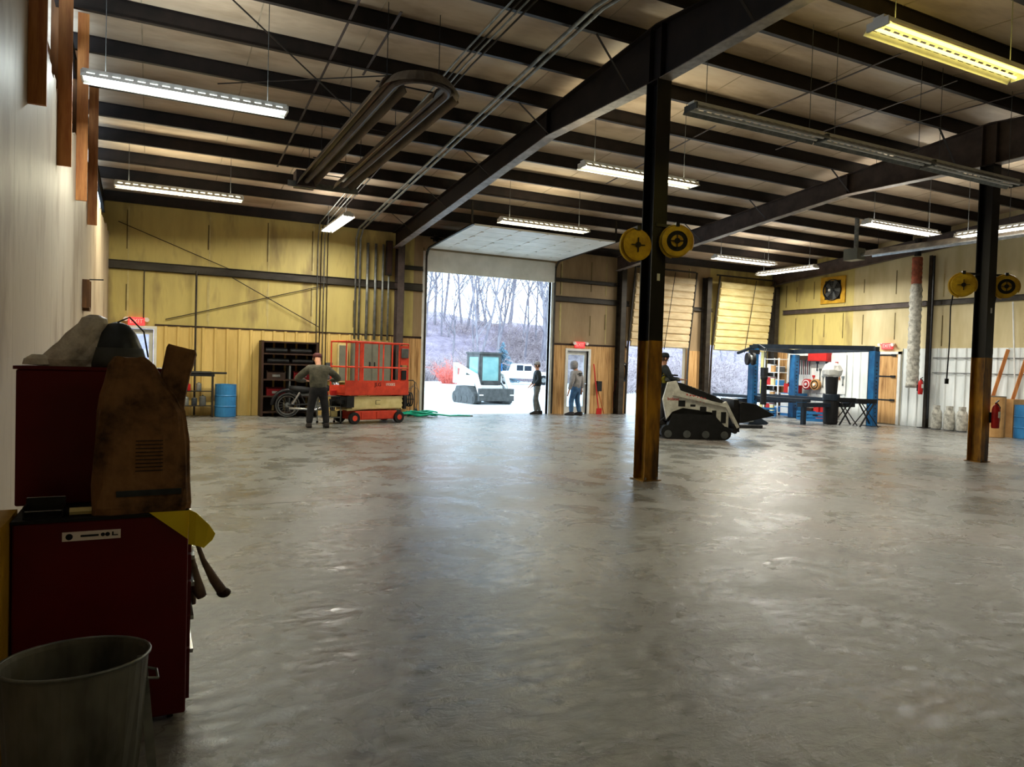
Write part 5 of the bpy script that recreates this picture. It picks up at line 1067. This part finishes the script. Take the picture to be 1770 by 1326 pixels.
mb = MB(); mb.b(-.6, .6, -.7, .7, .2, 1.7); mb.build('tank_body', 'blue', t, bevel=.1); mb = MB(); mb.b(-.7, .7, -.6, -.5, 0, .2); mb.b(-.7, .7, .5, .6, 0, .2); mb.build('skids', 'greymid', t)
# bank, trees and brush
mb = MB(); nx = 60
rows = []
for j, (yy, zz) in enumerate(((64, -.05), (67, 1.0), (72, 3.0), (80, 5.5), (96, 8.0))):
    rows.append([mb.bm.verts.new((-80+i*4.0, yy+random.uniform(-1, 1), -.05 if j == 0 else zz+random.uniform(-.5, .5)*min(j, 2))) for i in range(nx)])
for A, B in zip(rows, rows[1:]):
    for i in range(nx-1): mb.face([A[i], A[i+1], B[i+1], B[i]])
o = mb.build('wooded_bank', 'hill', smooth=True); tag(o, 'low lilac wooded bank beyond the yard', 'bank', kind='structure')
def tree_mesh(seed, H=11, r=.16, nb=7, depth=3, m='bark', up=.75):
    rnd = random.Random(seed); mb = MB()
    def grow(p, d, L, r, dep):
        pts = [p]; q = Vector(p); dd = d.copy(); n = 4
        for i in range(n): dd = (dd+Vector((rnd.uniform(-.18, .18), rnd.uniform(-.18, .18), rnd.uniform(-.02, .12)))).normalized(); q = q+dd*L/n; pts.append(q.copy())
        mb.tube(pts, [r*(1-.75*i/n) for i in range(n+1)], 5 if dep == 0 else 3)
        if dep >= depth: return
        for k in range(nb if dep == 0 else 4):
            f = rnd.uniform(.3, 1.0) if dep == 0 else rnd.uniform(.2, 1); i = min(int(f*n), n-1); b0 = pts[i].lerp(pts[i+1], f*n-i)
            a = rnd.uniform(0, 2*PI); nd = (dd*up+Vector((math.cos(a), math.sin(a), rnd.uniform(.0, .5)))*.75).normalized(); grow(b0, nd, L*rnd.uniform(.38, .55), r*.42, dep+1)
    grow(Vector((0, 0, -.3)), Vector((0, 0, 1)), H, r, 0)
    return mb
protos = [tree_mesh(s_, 12+s_, .17, 9).build('bare_tree', 'bark') for s_ in range(4)]
rnd = random.Random(3); spots = []
for k in range(46):
    spots.append((rnd.uniform(20, 44), rnd.uniform(60, 84)))
for k in range(9): spots.append((rnd.uniform(46, 84), rnd.uniform(58, 78)))
for k, (x, y) in enumerate(spots):
    o = protos[k] if k < 4 else protos[k % 4].copy()
    if k >= 4: COL.objects.link(o)
    z = 0 if y < 66 else (y-66)*.33; o.location = (x, y, z-.1); o.rotation_euler = (0, 0, rnd.uniform(0, 6)); s_ = rnd.uniform(.75, 1.25); o.scale = (s_, s_, s_)
    tag(o, 'pale leafless tree among the winter trees beyond the yard', 'tree', 'leafless trees beyond the yard')
def bush(seed, m, n=70, H=2.6, R=1.6):
    rnd = random.Random(seed); mb = MB()
    for i in range(n):
        a = rnd.uniform(0, 2*PI); r = rnd.uniform(0, R*.4); d = Vector((math.cos(a)*rnd.uniform(.1, .9), math.sin(a)*rnd.uniform(.1, .9), rnd.uniform(.7, 1.4))); p = Vector((math.cos(a)*r, math.sin(a)*r, -.1)); L = H*rnd.uniform(.5, 1)/1.4
        q1 = p+d*L*.5+Vector((rnd.uniform(-.2, .2), rnd.uniform(-.2, .2), 0)); q2 = q1+d*L*.5+Vector((rnd.uniform(-.4, .4), rnd.uniform(-.4, .4), -.2)); mb.tube([p, q1, q2], [.02, .014, .005], 3)
        for j in range(3): e = q1.lerp(q2, rnd.random()); mb.tube([e, e+Vector((rnd.uniform(-.6, .6), rnd.uniform(-.6, .6), rnd.uniform(-.1, .6)))], [.01, .004], 3)
    return mb
bp = [bush(s_, 'brush').build('bare_shrub', 'brush') for s_ in range(3)]
bs = [(rnd.uniform(18, 44), rnd.uniform(58, 68)) for k in range(60)]+[(rnd.uniform(27, 52), rnd.uniform(34, 46)) for k in range(44)]
bs += [(rnd.uniform(26, 46), rnd.uniform(68, 82)) for k in range(60)]
for k, (x, y) in enumerate(bs):
    o = bp[k] if k < 3 else bp[k % 3].copy()
    if k >= 3: COL.objects.link(o)
    o.location = (x, y, -.03 if k < 104 else (y-67)*.36); o.rotation_euler = (0, 0, rnd.uniform(0, 6)); s_ = rnd.uniform(.9, 1.6); o.scale = (s_*1.3, s_*1.3, s_)
    near = 60 <= k < 104; tag(o, 'tangled bare shrub in the thicket seen through the right bay doors' if near else 'bare shrub up on the wooded bank under the winter trees' if k >= 104 else 'tangled bare shrub in front of the trees beyond the yard', 'shrub', 'shrubs behind the bay doors' if near else 'shrubs on the wooded bank' if k >= 104 else 'shrubs before the winter trees')
o = bush(9, 'redbrush', 130, 2.3, 1.8).build('red_shrub', 'redbrush'); o.location = (20.6, 52, -.03); tag(o, 'reddish shrub at the left edge of the open door view', 'shrub')
mb = MB(); rnd = random.Random(5)
t = T('spruce_tree', 'blue green spruce beyond the pickup', 'tree', (28.5, 59, -.03))
MB().cyl((0, 0, 0), (0, 0, 3.6), .12, .03).build('trunk', 'bark', t)
for i in range(240):
    z = rnd.uniform(.4, 3.6); a = rnd.uniform(0, 2*PI); L = (3.8-z)*.5; d = Vector((math.cos(a), math.sin(a), -.25)); mb.tube([(0, 0, z), tuple(Vector((0, 0, z))+d*L)], [.09, .03], 3)
mb.build('foliage', 'spruce', t)
